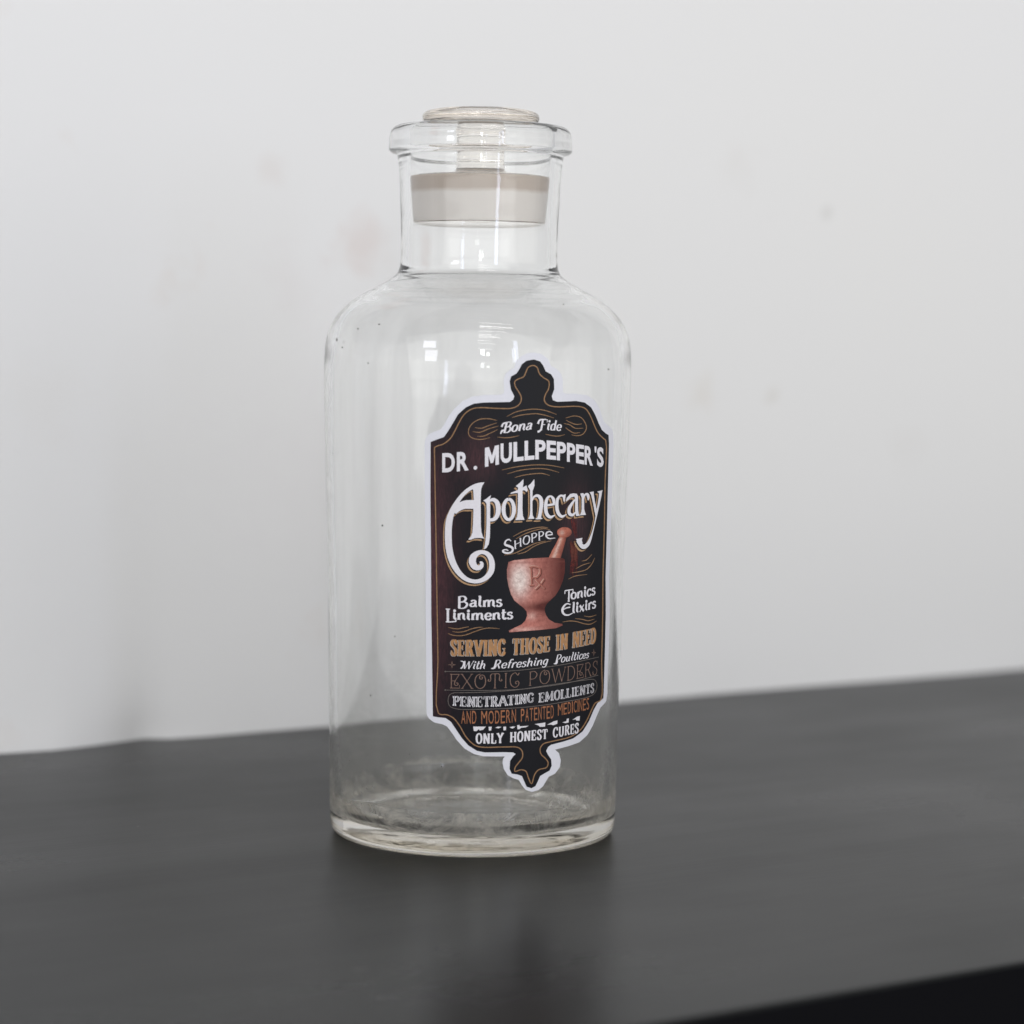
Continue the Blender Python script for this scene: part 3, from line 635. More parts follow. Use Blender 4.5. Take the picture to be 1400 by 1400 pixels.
# --- stroke alphabet for the small lines: cap height 1; strokes are (kind, points); s = serif at start, e = at end
G = {
 'A': (.86, [('Ls', [(.04, 0), (.40, 1)]), ('Le', [(.44, 1), (.82, 0)]), ('t', [(.18, .34), (.66, .34)])]),
 'B': (.70, [('Lse', [(.16, 0), (.16, 1)]), ('C', [(.16, .98), (.42, .97), (.55, .78), (.42, .55), (.16, .53)]), ('C', [(.16, .53), (.48, .51), (.63, .27), (.48, .03), (.16, .02)])]),
 'C': (.72, [('C', [(.64, .72), (.56, .93), (.38, .99), (.18, .85), (.09, .5), (.18, .15), (.38, .01), (.56, .07), (.65, .28)]), ('v', [(.64, .66), (.64, .98)])]),
 'D': (.76, [('Lse', [(.16, 0), (.16, 1)]), ('C', [(.16, .98), (.42, .97), (.62, .78), (.68, .5), (.62, .22), (.42, .03), (.16, .02)])]),
 'E': (.68, [('Lse', [(.16, 0), (.16, 1)]), ('t', [(.16, .97), (.60, .97)]), ('t', [(.16, .52), (.46, .52)]), ('t', [(.16, .03), (.62, .03)]), ('v', [(.60, .98), (.60, .74)]), ('v', [(.47, .66), (.47, .38)]), ('v', [(.62, .02), (.62, .28)])]),
 'F': (.64, [('Lse', [(.16, 0), (.16, 1)]), ('t', [(.16, .97), (.60, .97)]), ('t', [(.16, .52), (.46, .52)]), ('v', [(.60, .98), (.60, .74)])]),
 'G': (.76, [('C', [(.63, .74), (.55, .93), (.38, .99), (.18, .85), (.09, .5), (.18, .15), (.38, .01), (.54, .05), (.64, .2)]), ('v', [(.64, .02), (.64, .42)]), ('t', [(.46, .42), (.74, .42)]), ('v', [(.63, .68), (.63, .98)])]),
 'H': (.84, [('Lse', [(.17, 0), (.17, 1)]), ('Lse', [(.67, 0), (.67, 1)]), ('t', [(.17, .52), (.67, .52)])]),
 'I': (.38, [('Lse', [(.19, 0), (.19, 1)])]),
 'L': (.66, [('Lse', [(.16, 0), (.16, 1)]), ('t', [(.16, .03), (.60, .03)]), ('v', [(.60, .02), (.60, .32)])]),
 'M': (1.0, [('Ls', [(.15, 0), (.17, 1)]), ('L', [(.17, 1), (.5, .18)]), ('t', [(.5, .18), (.82, 1)]), ('Ls', [(.84, 0), (.83, 1)])]),
 'N': (.86, [('Ls', [(.16, 0), (.16, 1)]), ('L', [(.16, 1), (.69, 0)]), ('Le', [(.69, 0), (.69, 1)])]),
 'O': (.78, [('C', [(.39, .99), (.18, .86), (.09, .5), (.18, .14), (.39, .01), (.60, .14), (.69, .5), (.60, .86), (.39, .99)])]),
 'P': (.70, [('Lse', [(.16, 0), (.16, 1)]), ('C', [(.16, .98), (.44, .97), (.60, .74), (.44, .48), (.16, .46)])]),
 'R': (.78, [('Lse', [(.16, 0), (.16, 1)]), ('C', [(.16, .98), (.44, .97), (.58, .76), (.44, .52), (.16, .50)]), ('Le', [(.40, .50), (.66, 0)])]),
 'S': (.62, [('C', [(.53, .76), (.46, .94), (.30, .99), (.13, .88), (.12, .70), (.30, .54), (.48, .40), (.52, .20), (.40, .03), (.22, .02), (.08, .22)]), ('v', [(.53, .68), (.53, .98)]), ('v', [(.08, .02), (.08, .32)])]),
 'T': (.74, [('Ls', [(.37, 0), (.37, 1)]), ('t', [(.06, .97), (.68, .97)]), ('v', [(.06, .98), (.06, .70)]), ('v', [(.68, .98), (.68, .70)])]),
 'U': (.84, [('C', [(.17, 1), (.17, .5), (.19, .2), (.32, .02), (.52, .02), (.65, .2), (.67, .5), (.67, 1)]), ('b', [(.17, 1)]), ('b', [(.67, 1)])]),
 'V': (.80, [('Ls', [(.07, 1), (.40, 0)]), ('Le', [(.40, 0), (.73, 1)])]),
 'W': (1.1, [('Ls', [(.07, 1), (.32, 0)]), ('t', [(.32, 0), (.55, .95)]), ('L', [(.55, .95), (.78, 0)]), ('te', [(.78, 0), (1.03, 1)])]),
 'X': (.80, [('Lse', [(.08, 1), (.72, 0)]), ('tse', [(.10, 0), (.70, 1)])]),
 'Y': (.78, [('Ls', [(.08, 1), (.39, .48)]), ('Ls', [(.70, 1), (.39, .48)]), ('Ls', [(.39, 0), (.39, .5)])]),
 'a': (.60, [('C', [(.12, .52), (.28, .62), (.42, .56), (.44, .40), (.44, .12), (.55, .02)]), ('C', [(.44, .38), (.20, .32), (.08, .16), (.18, .02), (.34, .05), (.44, .18)])]),
 'c': (.52, [('C', [(.46, .48), (.38, .61), (.22, .60), (.09, .42), (.09, .20), (.22, .02), (.38, .03), (.48, .16)])]),
 'd': (.62, [('Le', [(.46, 1), (.46, 0)]), ('C', [(.46, .50), (.30, .62), (.13, .50), (.09, .28), (.18, .04), (.34, .04), (.46, .18)])]),
 'e': (.54, [('C', [(.10, .33), (.44, .35), (.42, .55), (.26, .62), (.11, .48), (.08, .26), (.18, .05), (.34, .02), (.49, .16)])]),
 'f': (.42, [('C', [(.46, .90), (.36, 1.0), (.24, .92), (.21, .75), (.20, .3), (.19, 0)]), ('t', [(.04, .60), (.38, .62)])]),
 'g': (.62, [('C', [(.46, .50), (.30, .62), (.13, .50), (.09, .28), (.18, .06), (.34, .06), (.46, .20)]), ('C', [(.47, .62), (.46, .1), (.42, -.2), (.24, -.30), (.08, -.18)])]),
 'h': (.66, [('Ls', [(.14, 0), (.14, 1)]), ('C', [(.14, .36), (.26, .57), (.42, .60), (.49, .44), (.49, .14), (.60, .02)])]),
 'i': (.34, [('C', [(.08, .56), (.16, .60), (.16, .40), (.16, .14), (.28, .02)]), ('d', [(.17, .84)])]),
 'l': (.34, [('C', [(.08, .95), (.16, 1.0), (.16, .6), (.16, .14), (.28, .02)])]),
 'm': (.98, [('Ls', [(.14, 0), (.14, .60)]), ('C', [(.14, .36), (.26, .57), (.40, .60), (.46, .44), (.46, .0)]), ('C', [(.46, .36), (.58, .57), (.73, .60), (.80, .44), (.80, .14), (.92, .02)])]),
 'n': (.66, [('Ls', [(.14, 0), (.14, .60)]), ('C', [(.14, .36), (.26, .57), (.42, .60), (.49, .44), (.49, .14), (.60, .02)])]),
 'o': (.58, [('C', [(.29, .61), (.12, .50), (.08, .30), (.14, .08), (.29, .01), (.45, .10), (.50, .31), (.45, .52), (.29, .61)])]),
 'r': (.48, [('Ls', [(.14, 0), (.14, .60)]), ('C', [(.14, .36), (.24, .56), (.36, .62), (.45, .52)])]),
 's': (.48, [('C', [(.40, .50), (.28, .62), (.12, .55), (.12, .42), (.30, .32), (.40, .18), (.30, .03), (.14, .03), (.06, .14)])]),
 't': (.42, [('C', [(.18, .92), (.17, .5), (.17, .16), (.26, .02), (.40, .12)]), ('t', [(.03, .60), (.38, .64)])]),
 'u': (.66, [('C', [(.14, .60), (.13, .30), (.17, .06), (.30, .02), (.44, .16)]), ('C', [(.46, .60), (.46, .3), (.47, .12), (.60, .02)])]),
 'x': (.58, [('L', [(.08, .60), (.50, 0)]), ('t', [(.08, 0), (.48, .60)])]),
 ' ': (.42, []),
}
def quad_fit(pts):
    P = px_uv(pts)
    deg = min(2, len(P) - 1)
    return P, np.polyfit(P[:, 0], P[:, 1], deg)
def text(a, s, base_px, top_px, thick, thin, serif=0.0, sth=None, shear=0.0, track=0.0, fat=0.0, alt=None, dxy=(0, 0)):
    """set a line between a base line and a cap line given by photo points; thick/thin in cap heights"""
    base_px = [(x + dxy[0], y + dxy[1]) for x, y in base_px]; top_px = [(x + dxy[0], y + dxy[1]) for x, y in top_px]
    P, cb = quad_fit(base_px); Q, ct = quad_fit(top_px)
    u0, u1 = P[0, 0], P[-1, 0]
    adv = sum((alt or {}).get(ch, G[ch])[0] + track for ch in s) - track
    H = np.polyval(ct, (u0 + u1) / 2) - np.polyval(cb, (u0 + u1) / 2)
    kx = (u1 - u0) / adv
    th_, tn_ = thick * H + fat, thin * H + fat
    sth_ = (sth if sth is not None else thin * 1.1) * H + fat
    def mp(x, y):
        u = u0 + x * kx + shear * y * H
        return np.array([u, np.polyval(cb, u) + y * (np.polyval(ct, u) - np.polyval(cb, u))])
    x = 0.0; cnt = 0
    for ch in s:
        wd, sts = (alt or {}).get(ch, G[ch])
        for kind, pts in sts:
            lay = 0.008 * (cnt % 8); cnt += 1
            k0 = kind[0]
            if k0 == 'd':
                c_ = mp(x + pts[0][0], pts[0][1]); r_ = th_ * 0.62
                a.poly_uv([c_ + r_ * np.array([math.cos(t), math.sin(t)]) for t in np.linspace(0, 2 * math.pi, 9, endpoint=False)], lay); continue
            if k0 != 'b':
                if k0 == 'C': pp = smooth_curve(pts, 5)
                else:
                    p0_, p1_ = np.array(pts[0], float), np.array(pts[-1], float); pp = np.array([p0_ + (p1_ - p0_) * t for t in (0, .34, .67, 1)])
                M = np.array([mp(x + q[0], q[1]) for q in pp])
                tg = np.gradient(M, axis=0); tg /= np.maximum(np.linalg.norm(tg, axis=1, keepdims=True), 1e-12)
                if k0 == 't' or k0 == 'v': Wd = np.full(len(M), tn_)
                elif k0 == 'L': Wd = np.full(len(M), th_)
                else: Wd = tn_ + (th_ - tn_) * np.abs(tg[:, 1]) ** 1.3
                a.strip(M, Wd, lay, uv=True)
            ends = [pts[0]] if k0 == 'b' else ([pts[0]] if 's' in kind[1:] else []) + ([pts[-1]] if 'e' in kind[1:] else [])
            if serif > 0:
                for e in ends:
                    up_ = 1 if e[1] < 0.5 else -1
                    c_ = mp(x + e[0], e[1]); c_ = c_ + np.array([0, up_ * (sth_ / 2 - fat / 2)]); hl = serif * H + fat / 2
                    a.strip(np.array([c_ - [hl, 0], c_, c_ + [hl, 0]]), sth_, lay + 0.004, uv=True)
        x += wd + track
# Bona Fide
c3b = cr(630, 555, 7.7778)
a = Art()
text(a, 'Bona', c3b([(440, 290), (590, 268), (752, 248)]), c3b([(440, 180), (590, 156), (752, 138)]), .19, .07, .10, .08, shear=.22)
text(a, 'Fide', c3b([(830, 262), (950, 258), (1060, 266)]), c3b([(830, 140), (950, 146), (1060, 160)]), .19, .07, .10, .08, shear=.18)
a.curve(c3b([(420, 296), (440, 262), (468, 258)]), [1.6, 2.6, 1.0]); a.curve(c3b([(432, 222), (450, 188), (500, 172)]), [2.6, 2.2, 1.0])
a.curve(c3b([(812, 276), (838, 262), (850, 230)]), [3.0, 2.2, 1.0]); a.curve(c3b([(815, 190), (835, 150), (900, 142)]), [2.8, 2.2, 1.4])
a.build('lettering', INK_WHITE, label, 0.36, label='small white script words Bona Fide')
# SHOPPE
cS = cr(680, 710, 8.75)
a = Art()
text(a, 'HOPP', cS([(190, 362), (300, 318), (400, 275), (560, 240)]), cS([(190, 262), (300, 212), (400, 172), (560, 138)]), .15, .07, .10, .07, shear=-.05)
a.curve(cS([(160, 262), (135, 240), (95, 262), (90, 300), (140, 320), (180, 345), (172, 385), (130, 402), (80, 395), (62, 378), (85, 362), (120, 368), (128, 380)]), [1.0, 1.6, 2.0, 2.8, 3.2, 3.0, 2.4, 2.2, 2.6, 2.2, 1.6, 1.4, .6])
a.curve(cS([(655, 168), (620, 145), (585, 160), (578, 195), (610, 228), (688, 222)]), [1.4, 1.6, 2.0, 2.2, 1.7, .6], .02)
a.curve(cS([(585, 190), (625, 185), (655, 178)]), [1.0, 1.4, 1.8], .03)
a.build('lettering', INK_WHITE, label, 0.36, label='small white curved word SHOPPE')
# Balms Liniments / Tonics Elixirs
cL = cr(600, 795, 11.6667)
a = Art()
text(a, 'alms', cL([(485, 398), (750, 402), (1010, 396)]), cL([(485, 236), (750, 232), (1010, 216)]), .23, .10, .15, .09)
text(a, 'B', cL([(285, 428), (375, 428), (470, 410)]), cL([(285, 238), (375, 232), (470, 226)]), .20, .08, .09, .08)
text(a, 'iniments', cL([(215, 604), (700, 610), (1180, 592)]), cL([(215, 438), (700, 440), (1180, 420)]), .23, .10, .15, .09)
text(a, 'L', cL([(100, 652), (200, 648), (292, 640)]), cL([(100, 430), (200, 430), (292, 430)]), .18, .08, .16, .08)
a.build('lettering', INK_WHITE, label, 0.36, label='white words Balms and Liniments')
a = Art()
text(a, 'onics', cS([(870, 955), (1010, 935), (1165, 898)]), cS([(870, 830), (1010, 806), (1165, 762)]), .23, .10, .14, .09)
text(a, 'T', cS([(790, 990), (850, 985), (905, 975)]), cS([(790, 852), (850, 842), (905, 832)]), .16, .09, .10, .09)
text(a, 'lixirs', cS([(885, 1125), (1020, 1098), (1172, 1055)]), cS([(885, 1000), (1020, 970), (1172, 925)]), .23, .10, .14, .09)
a.curve(cS([(870, 1020), (830, 1008), (790, 1040), (772, 1090), (795, 1135), (840, 1145), (900, 1118)]), [1.6, 1.6, 2.6, 3.2, 2.6, 1.8, .8])
a.curve(cS([(775, 1085), (820, 1060), (865, 1050)]), [1.0, 1.6, 1.8], .02)
a.build('lettering', INK_WHITE, label, 0.36, label='white words Tonics and Elixirs')
# SERVING THOSE IN NEED
cV1, cV2 = cr(600, 850, 11.6667), cr(705, 850, 11.6667)
serv = [('SERVING', cV1([(195, 535), (620, 545), (1060, 530)]), cV1([(195, 285), (620, 290), (1060, 272)])),
        ('THOSE', cV1([(1170, 530)]) + cV2([(250, 505), (540, 470)]), cV1([(1170, 262)]) + cV2([(250, 255), (540, 222)])),
        ('IN', cV2([(635, 458), (820, 430)]), cV2([(635, 208), (820, 182)])),
        ('NEED', cV2([(900, 415), (1080, 380), (1262, 332)]), cV2([(900, 165), (1080, 132), (1262, 92)]))]
a = Art(); b = Art()
for s, bp, tp in serv:
    text(a, s, bp, tp, .19, .07, .13, .10, track=.10, fat=0.00010, dxy=(-.5, .4))
    text(b, s, bp, tp, .19, .06, .12, .09, track=.10)
a.build('lettering_outline', INK_BLUE, label, 0.34)
b.build('lettering', INK_ORANGE, label, 0.43, label='orange slab capitals SERVING THOSE IN NEED')
# With Refreshing Poultices
a = Art()
sc_ = dict(thick=.17, thin=.06, serif=.07, sth=.07, shear=.30)
text(a, 'With', cV1([(365, 750), (560, 752), (735, 750)]), cV1([(365, 625), (560, 622), (735, 612)]), **sc_)
text(a, 'Refreshing', cV1([(850, 745), (1200, 730)]) + cV2([(320, 700), (505, 675)]), cV1([(850, 610), (1200, 594)]) + cV2([(320, 566), (505, 545)]), **sc_)
text(a, 'Poultices', cV2([(610, 665), (880, 620), (1150, 575)]), cV2([(610, 535), (880, 490), (1150, 452)]), **sc_)
a.curve(cV1([(350, 745), (380, 720), (395, 640), (350, 625)]), [2.0, 2.0, 1.6, 1.0], .03); a.curve(cV1([(830, 745), (880, 735), (920, 690)]), [1.2, 2.4, 1.0], .03)
a.curve(cV2([(598, 668), (640, 660), (660, 610)]), [1.0, 2.4, 1.0], .03)
a.build('lettering', INK_WHITE, label, 0.36, label='small white script line With Refreshing Poultices')
# EXOTIC POWDERS: thin letters with curls
cur = {
 'E': (.74, [('Lse', [(.16, 0), (.16, 1)]), ('t', [(.10, .97), (.66, .97)]), ('t', [(.66, .97), (.40, .52)]), ('t', [(.16, .52), (.40, .52)]), ('C', [(.40, .52), (.36, .30), (.46, .20), (.58, .28), (.54, .40), (.46, .36)]), ('t', [(.10, .03), (.68, .03)]), ('v', [(.68, .02), (.68, .24)])]),
 'O': (.86, [('C', [(.43, .99), (.20, .86), (.10, .5), (.20, .14), (.43, .01), (.66, .14), (.76, .5), (.66, .86), (.52, .92), (.40, .84), (.40, .68), (.52, .64), (.56, .76), (.48, .79)])]),
 'T': (.98, [('Ls', [(.49, 0), (.49, 1)]), ('C', [(.10, .62), (.06, .52), (.16, .48), (.22, .60), (.20, .86), (.28, .97), (.49, .97)]), ('C', [(.49, .97), (.70, .97), (.78, .86), (.76, .60), (.82, .48), (.92, .52), (.88, .62)])]),
 'C': (.74, [('C', [(.66, .97), (.58, .82), (.42, .99), (.18, .85), (.09, .5), (.18, .15), (.40, .01), (.60, .10), (.66, .30), (.56, .42), (.44, .36), (.46, .24), (.54, .26)])]),
}
for k in 'XIPWDRS': cur[k] = G[k]
th2 = dict(thick=.062, thin=.040, serif=.09, sth=.035, alt=cur)
a = Art()
text(a, 'EXOTIC', cV1([(160, 1060), (700, 1065), (1290, 1040)]), cV1([(160, 830), (700, 828), (1290, 806)]), **th2)
text(a, 'POWDERS', cV2([(185, 1022), (750, 948), (1295, 838)]), cV2([(185, 800), (750, 722), (1295, 615)]), **th2)
a.build('lettering', INK_DIM, label, 0.36, label='thin rose-gold curled capitals EXOTIC POWDERS')
# PENETRATING EMOLLIENTS
cP = cr(610, 930, 6.3636)
pen = [('PENETRATING', cP([(60, 220), (420, 228), (760, 185)]), cP([(60, 138), (420, 138), (760, 108)])), ('EMOLLIENTS', cP([(800, 195), (1050, 152), (1278, 105)]), cP([(800, 112), (1050, 70), (1278, 25)]))]
a = Art(); b = Art()
for s, bp, tp in pen:
    text(a, s, bp, tp, .22, .08, .17, .15, track=.06)
    text(b, s, bp, tp, .05, .02, 0, track=.06)
a.build('lettering', INK_WHITE, label, 0.36, label='ornate white capitals PENETRATING EMOLLIENTS')
b.build('lettering_inline', INK_BLACK, label, 0.45)
# AND MODERN PATENTED MEDICINES : narrow sans
def sans_line(a, s, base, top, gap, wide={}):
    bp, tp = np.array(base), np.array(top); n = len(s); wd = [wide.get(c_, 1.0) for c_ in s]
    cb = np.polyfit(bp[:, 0], bp[:, 1], min(2, len(bp) - 1)); ct = np.polyfit(tp[:, 0], tp[:, 1], min(2, len(tp) - 1))
    U = px_uv([bp[0], bp[-1]])[:, 0]
    xs = np.linspace(bp[0, 0], bp[-1, 0], 60); us = px_uv([(x, np.polyval(cb, x)) for x in xs])[:, 0]
    tot = sum(wd) + gap * (n - 1); q = 0
    for c_, k in zip(s, wd):
        ua = U[0] + (U[1] - U[0]) * q / tot; ub = U[0] + (U[1] - U[0]) * (q + k) / tot; q += k + gap
        xa, xb = np.interp(ua, us, xs), np.interp(ub, us, xs)
        put_glyph(a, c_, 0.0, xa, xb, np.polyval(ct, xa), np.polyval(ct, xb), np.polyval(cb, xa), np.polyval(cb, xb))
wd = {'I': .28, 'M': 1.35, 'O': 1.25}
a = Art()
sans_line(a, 'AND', cP([(132, 376), (195, 378), (262, 376)]), cP([(132, 264), (195, 266), (262, 264)]), .3, wd)
sans_line(a, 'MODERN', cP([(305, 378), (450, 376), (605, 362)]), cP([(305, 266), (450, 262), (605, 250)]), .3, wd)
sans_line(a, 'PATENTED', cP([(648, 360), (800, 344), (930, 328)]), cP([(648, 248), (800, 232), (930, 214)]), .3, wd)
sans_line(a, 'MEDICINES', cP([(966, 308), (1110, 280), (1236, 252)]), cP([(966, 206), (1110, 178), (1236, 150)]), .3, wd)
a.build('lettering', INK_COPPER, label, 0.36, label='narrow copper capitals AND MODERN PATENTED MEDICINES')
# the half-hidden row of white fragments
a = Art()
for q in [[(235, 402), (345, 402), (320, 430), (290, 436), (285, 424), (262, 442), (240, 440)], [(368, 404), (396, 403), (390, 436), (372, 438)], [(425, 412), (450, 402), (480, 405), (455, 418)], [(495, 404), (520, 402), (518, 434), (498, 436)],
          [(548, 408), (580, 400), (600, 404), (575, 420)], [(615, 390), (635, 388), (636, 400), (715, 394), (690, 408), (650, 412), (636, 424), (618, 426)], [(765, 380), (858, 366), (855, 402), (810, 404), (800, 392)], [(872, 386), (930, 356), (962, 348), (960, 378), (925, 390), (905, 384)],
          [(1003, 365), (1038, 355), (1042, 334), (1060, 330), (1058, 366), (1030, 372)], [(1090, 344), (1130, 316), (1156, 310), (1152, 350), (1125, 350), (1118, 338)]]:
    a.poly(cP(q))
a.build('lettering_fragment', INK_WHITE, label, 0.36, label='row of broken white half-hidden letter tops')
a = Art()
oh = dict(thick=.20, thin=.10, serif=.12, sth=.12, track=.10)
text(a, 'ONLY', cP([(258, 548), (380, 550), (495, 545)]), cP([(258, 460), (380, 462), (495, 456)]), **oh)
text(a, 'HONEST', cP([(552, 540), (720, 524), (875, 508)]), cP([(552, 452), (720, 438), (875, 424)]), **oh)
text(a, 'CURES', cP([(922, 498), (1030, 478), (1142, 455)]), cP([(922, 415), (1030, 394), (1142, 370)]), **oh)
a.build('lettering', INK_WHITE, label, 0.36, label='white slab capitals ONLY HONEST CURES')

# --- ornaments: gold flourishes, rules, capsule, stars
fl1 = [c3b(q) for q in [
    [(488, 112), (580, 65), (690, 40), (790, 34), (900, 50), (1012, 90)], [(540, 124), (620, 100), (720, 86), (800, 82), (890, 98), (985, 128)],
    [(382, 154), (300, 136), (200, 142), (120, 190), (82, 260), (95, 320), (150, 350), (230, 354), (310, 336)], [(150, 230), (220, 236), (290, 210), (380, 180)], [(128, 272), (200, 280), (290, 245), (400, 212)], [(175, 322), (240, 320), (310, 290), (392, 250)],
    [(388, 330), (470, 338), (550, 330), (618, 314)], [(895, 300), (960, 314), (1030, 320), (1100, 304)],
    [(1110, 128), (1200, 106), (1270, 122), (1316, 180), (1328, 240), (1290, 300), (1230, 316), (1170, 306)], [(1112, 150), (1170, 180), (1220, 196), (1280, 190)], [(1090, 186), (1150, 200), (1210, 236), (1295, 236)], [(1108, 230), (1150, 262), (1200, 288), (1262, 282)]]]
cE2 = cr(595, 590, 5.8333)
fl1 += [cE2(q) for q in [[(530, 306), (640, 282), (780, 266), (900, 268), (1026, 290)], [(572, 338), (660, 312), (780, 296), (880, 298), (985, 326)], [(632, 366), (700, 348), (790, 336), (850, 334), (910, 350)]]]
fl1 += [cS(q) for q in [[(185, 205), (300, 145), (420, 108), (540, 92), (600, 102)], [(220, 232), (320, 176), (440, 132), (560, 110), (625, 125)], [(80, 425), (200, 405), (320, 350), (440, 290), (570, 258)], [(235, 415), (330, 390), (420, 330), (520, 285), (640, 255)],
                        [(1005, 500), (1060, 485), (1125, 420)], [(935, 590), (1020, 545), (1110, 518)], [(885, 640), (980, 625), (1060, 600), (1120, 540), (1160, 460)], [(845, 715), (920, 680), (1070, 658)],
                        [(775, 1228), (860, 1215), (940, 1222), (1040, 1250), (1110, 1252), (1178, 1215)], [(925, 1186), (1010, 1196), (1080, 1212), (1155, 1192)], [(1030, 1155), (1100, 1165), (1178, 1142)]]]
fl1 += [cV1(q) for q in [[(155, 90), (230, 105), (310, 112), (400, 92), (480, 78)], [(220, 155), (310, 165), (400, 155), (520, 112), (620, 90), (705, 85)], [(150, 185), (220, 212), (330, 222), (430, 208), (560, 160), (700, 112), (800, 98), (965, 108)]]]
for q in fl1:
    a = Art(); n_ = len(q); a.curve(q, [0.55] + [1.05] * (n_ - 2) + [0.5], n=5)
    a.build('flourish', INK_GOLD, label, 0.36)
for q in [cV1([(105, 792), (600, 795), (1100, 785)]) + cV2([(300, 745), (800, 672), (1315, 562)]), cV1([(105, 1088), (700, 1095), (1190, 1082)]) + cV2([(300, 1052), (850, 968), (1305, 850)])]:
    a = Art(); a.curve(q, 0.75, n=6); c_ = q[0]
    a.poly([(c_[0] + 1.1 * math.cos(t), c_[1] + 1.1 * math.sin(t)) for t in np.linspace(0, 6.28, 8, endpoint=False)], .02)
    a.build('rule_line', INK_GREY, label, 0.36)
cap = cP([(70, 108), (300, 104), (600, 84), (900, 40), (1200, -2), (1280, -6), (1304, 30), (1296, 90), (1262, 130), (1000, 190), (700, 232), (350, 250), (80, 246), (30, 220), (18, 170), (34, 124), (70, 108)])
a = Art(); a.curve(cap, 0.8, n=6); a.build('capsule_line', INK_GREY, label, 0.36)
for (sx, sy, s1, s2) in [(600 + 212 / 11.667, 850 + 685 / 11.667, 5.6, 5.6), (705 + 1235 / 11.667, 850 + 492 / 11.667, 3.2, 5.4)]:
    a = Art(); q = []
    for k in range(8):
        t = k * math.pi / 4; r_ = 1.0 if k % 2 == 0 else 0.24; q.append((sx + s1 * r_ * math.cos(t), sy + s2 * r_ * math.sin(t)))
    a.poly(q); a.build('star', INK_DIM, label, 0.36)
    a = Art(); a.poly([(sx + (x - sx) * .45, sy + (y - sy) * .45) for x, y in q]); a.build('star_heart', INK_BLACK, label, 0.40)

# --- mortar, pestle and the falling powder
def lerp3(a_, b_, t): t = max(0, min(1, t)); return tuple(x + (y - x) * t for x, y in zip(a_, b_))
_c = px_uv(cS([(112, 700), (805, 640), (400, 460), (400, 1340)]))
MU0, MU1, MV1, MV0 = _c[0, 0], _c[1, 0], _c[2, 1], _c[3, 1]
def mortar_ink(u, v):
    s = (u - MU0) / (MU1 - MU0); t = (v - MV0) / (MV1 - MV0)
    base = (0.50, 0.185, 0.15)
    hl = math.exp(-((s - .20) / .16) ** 2 - ((t - .70) / .22) ** 2)
    c_ = lerp3(base, (0.80, 0.68, 0.63), min(1, hl * 1.15))
    hl2 = .55 * math.exp(-((s - .42) / .07) ** 2 - ((t - .21) / .05) ** 2); c_ = lerp3(c_, (0.80, 0.55, 0.48), hl2)
    hl3 = .6 * math.exp(-((s - .30) / .25) ** 2 - ((t - .03) / .03) ** 2); c_ = lerp3(c_, (0.78, 0.52, 0.46), hl3)
    dk = max(0, (s - .40) / .5) * .95 + .85 * math.exp(-((t - .33) / .07) ** 2) * (0.4 + s) + (.45 * math.exp(-((s - .02) / .05) ** 2))
    c_ = lerp3(c_, (0.075, 0.016, 0.014), min(1, dk * (1.0 if t > .2 else .65)))
    if .925 < t < .94: c_ = lerp3(c_, (0.2, .06, .05), .35)
    return (*c_, 1)
a = Art(); a.poly(cS([(130, 510), (200, 487), (400, 466), (600, 455), (760, 460), (798, 476), (805, 520), (800, 640), (780, 730), (740, 830), (690, 910), (630, 965), (585, 1010), (560, 1060), (565, 1110), (580, 1150), (610, 1195), (680, 1236), (770, 1250), (775, 1268), (700, 1300), (500, 1322), (300, 1337), (140, 1350), (132, 1332), (190, 1300), (280, 1260), (330, 1210), (350, 1150), (345, 1100), (310, 1060), (260, 1020), (200, 970), (160, 900), (130, 800), (113, 700), (112, 600)]))
a.build('mortar_picture', PICT, label, 0.37, vstep=0.0007, ustep=0.0007, attr=('ink', mortar_ink), label='printed picture of a copper-pink mortar bowl marked Rx')
_h = px_uv(cS([(795, 155), (712, 155), (795, 95)])); HC, HR, HV = _h[0], abs(_h[0, 0] - _h[1, 0]), abs(_h[2, 1] - _h[0, 1])
_q = px_uv(cS([(640, 450), (740, 210), (755, 450), (815, 215)]))
def pestle_ink(u, v):
    dx, dy = (u - HC[0]) / HR, (v - HC[1]) / HV
    if dx * dx + dy * dy < 1.2 and v > _q[1, 1] - 0.0004:
        hl = math.exp(-((dx + .35) / .3) ** 2 - ((dy + .05) / .4) ** 2)
        c_ = lerp3((0.46, 0.15, 0.10), (0.80, 0.58, 0.50), hl * .8); return (*lerp3(c_, (0.12, 0.03, 0.025), max(0, dx * .6 - dy * .35 - .1)), 1)
    t = (v - _q[0, 1]) / (_q[1, 1] - _q[0, 1]); cl = _q[0, 0] + (_q[1, 0] - _q[0, 0]) * t; crr = _q[2, 0] + (_q[3, 0] - _q[2, 0]) * t
    s = (u - cl) / max(crr - cl, 1e-6)
    c_ = lerp3((0.45, 0.16, 0.11), (0.78, 0.58, 0.50), math.exp(-((s - .28) / .18) ** 2) * .8)
    return (*lerp3(c_, (0.16, 0.04, 0.03), max(0, (s - .55) * 1.6) + max(0, (t - .9) * 5)), 1)
a = Art(); a.poly(cS([(735, 205), (822, 210), (790, 330), (757, 440), (750, 462), (610, 455), (650, 370), (700, 280)]), -0.02)
a.poly(cS([(795 + 88 * math.cos(t), 155 + 62 * math.sin(t)) for t in np.linspace(0, 2 * math.pi, 28, endpoint=False)]), 0.03)
a.build('pestle_picture', PICT, label, 0.40, vstep=0.0007, ustep=0.0007, attr=('ink', pestle_ink), label='printed picture of a pestle leaning in the mortar')
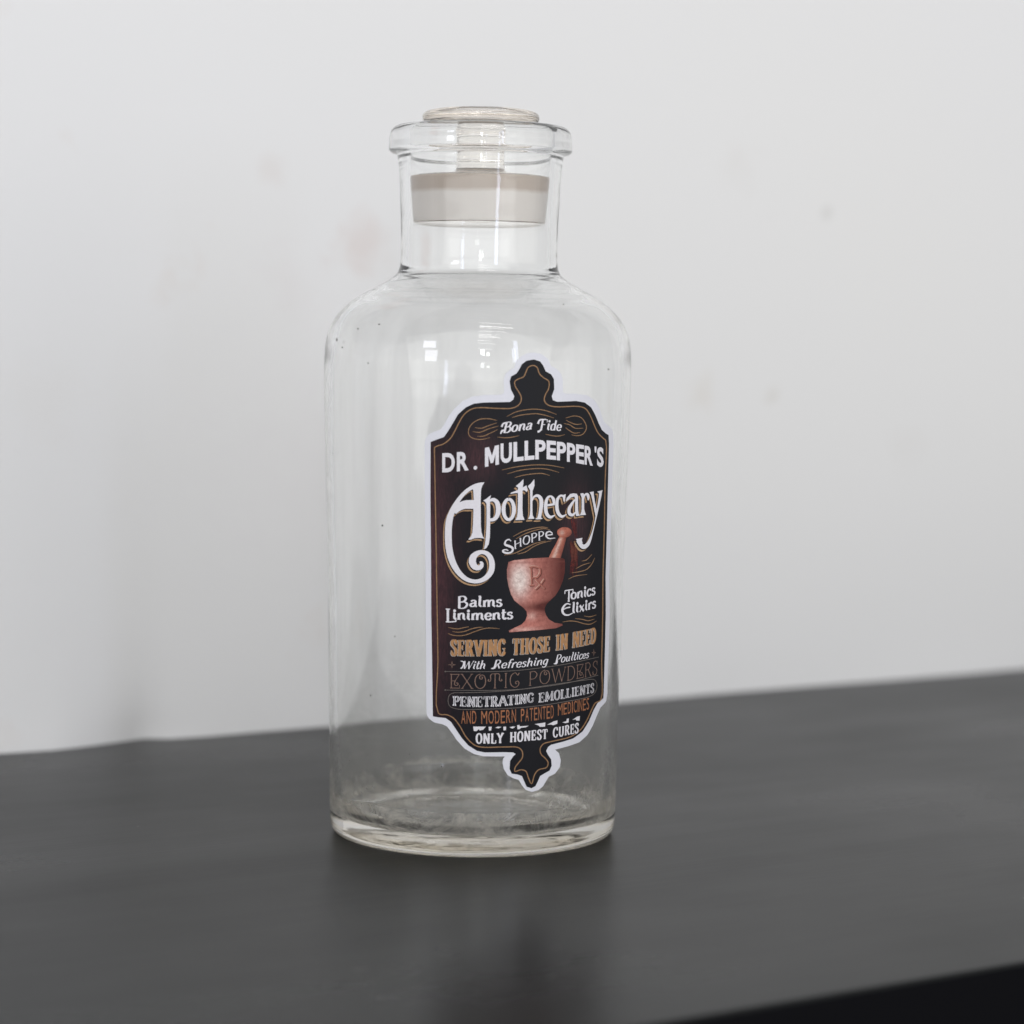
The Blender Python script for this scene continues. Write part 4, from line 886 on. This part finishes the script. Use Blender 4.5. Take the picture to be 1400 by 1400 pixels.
for mt, dx, dy, hgt in ((INK_PINK, -8, -5, .47), (INK_DARK, 8, 6, .50), (INK_ROSE, 0, 0, .54)):
    a = Art()
    f = lambda pts: cS([(x + dx, y + dy) for x, y in pts])
    wv = 2.4 if mt is not INK_ROSE else 1.9
    a.curve(f([(395, 575), (402, 680), (405, 790)]), wv); a.curve(f([(375, 572), (440, 566), (500, 590), (505, 640), (470, 690), (410, 700)]), wv, .01); a.curve(f([(440, 700), (500, 770), (560, 830)]), wv, .02); a.curve(f([(555, 715), (510, 780), (450, 840)]), wv * .7, .03)
    a.curve(f([(378, 790), (430, 788)]), wv * .7, .04)
    a.build('prescription_mark', mt, label, hgt)
rnd = random.Random(9)
a = Art()
for k in range(36):
    s = rnd.random(); x0 = 850 + 110 * rnd.random() if k % 2 else 845 + 140 * rnd.random()
    if k % 3 == 0: pts = [(860 + 90 * s, -20 + 20 * rnd.random()), (880 + 60 * s, 80), (915 + 40 * s, 160 + 60 * rnd.random())]
    elif k % 3 == 1: pts = [(860 + 80 * s, 250 + 40 * rnd.random()), (865 + 90 * s, 360), (880 + 70 * s, 470 + 60 * rnd.random())]
    else: pts = [(890 + 70 * s, 420 + 30 * rnd.random()), (870 + 80 * s, 560), (862 + 75 * s, 640 + 60 * rnd.random())]
    a.curve(cS(pts), [0.2, 0.4 + .7 * rnd.random(), 0.2], 0.004 * (k % 9))
a.build('powder_streak', INK_RED, label, 0.31)
a = Art()
for k in range(12):
    s = rnd.random(); pts = [(865 + 90 * s, 240 + 60 * rnd.random()), (875 + 80 * s, 360), (885 + 60 * s, 480 + 150 * rnd.random())]
    a.curve(cS(pts), [0.2, 0.6 + .3 * rnd.random(), 0.2], 0.004 * (k % 9))
a.build('powder_streak', INK_DARK, label, 0.35)

# --- specks of dirt on the glass
sv, sf = [], []
for (x, y, w_, h_) in [(518.5, 443.3, 3.2, 1.8), (461, 464.5, 2.4, 5.2), (490, 449.5, 2.2, 2.2), (503.5, 496.4, 2.4, 1.8), (468.5, 475, 2, 2), (523, 718.5, 2.8, 2.8), (770.5, 416, 2.2, 2.0), (832, 505, 3, 2), (455, 620, 2, 2), (540, 870, 2, 1.6), (507, 951, 2.2, 2.2), (478, 1040, 2, 2), (560, 1031, 2.0, 2.0), (604, 1048, 2.2, 3), (668, 1052, 2, 2), (678, 1053, 2, 1.6), (700, 1094, 2, 2)]:
    q = px_uv([(x + w_ / 2 * math.cos(t), y + h_ / 2 * math.sin(t)) for t in np.linspace(0, 2 * math.pi, 7, endpoint=False)])
    st = len(sv)
    for u, v_ in q:
        t = u / R0; r_ = surf_r(t, v_) + 0.00008; sv.append((r_ * math.sin(t), -r_ * math.cos(t), v_))
    sf.append(list(range(st, st + 7)))
o = link_mesh('dirt_specks', sv, sf, DIRT, bottle); o['kind'] = 'stuff'
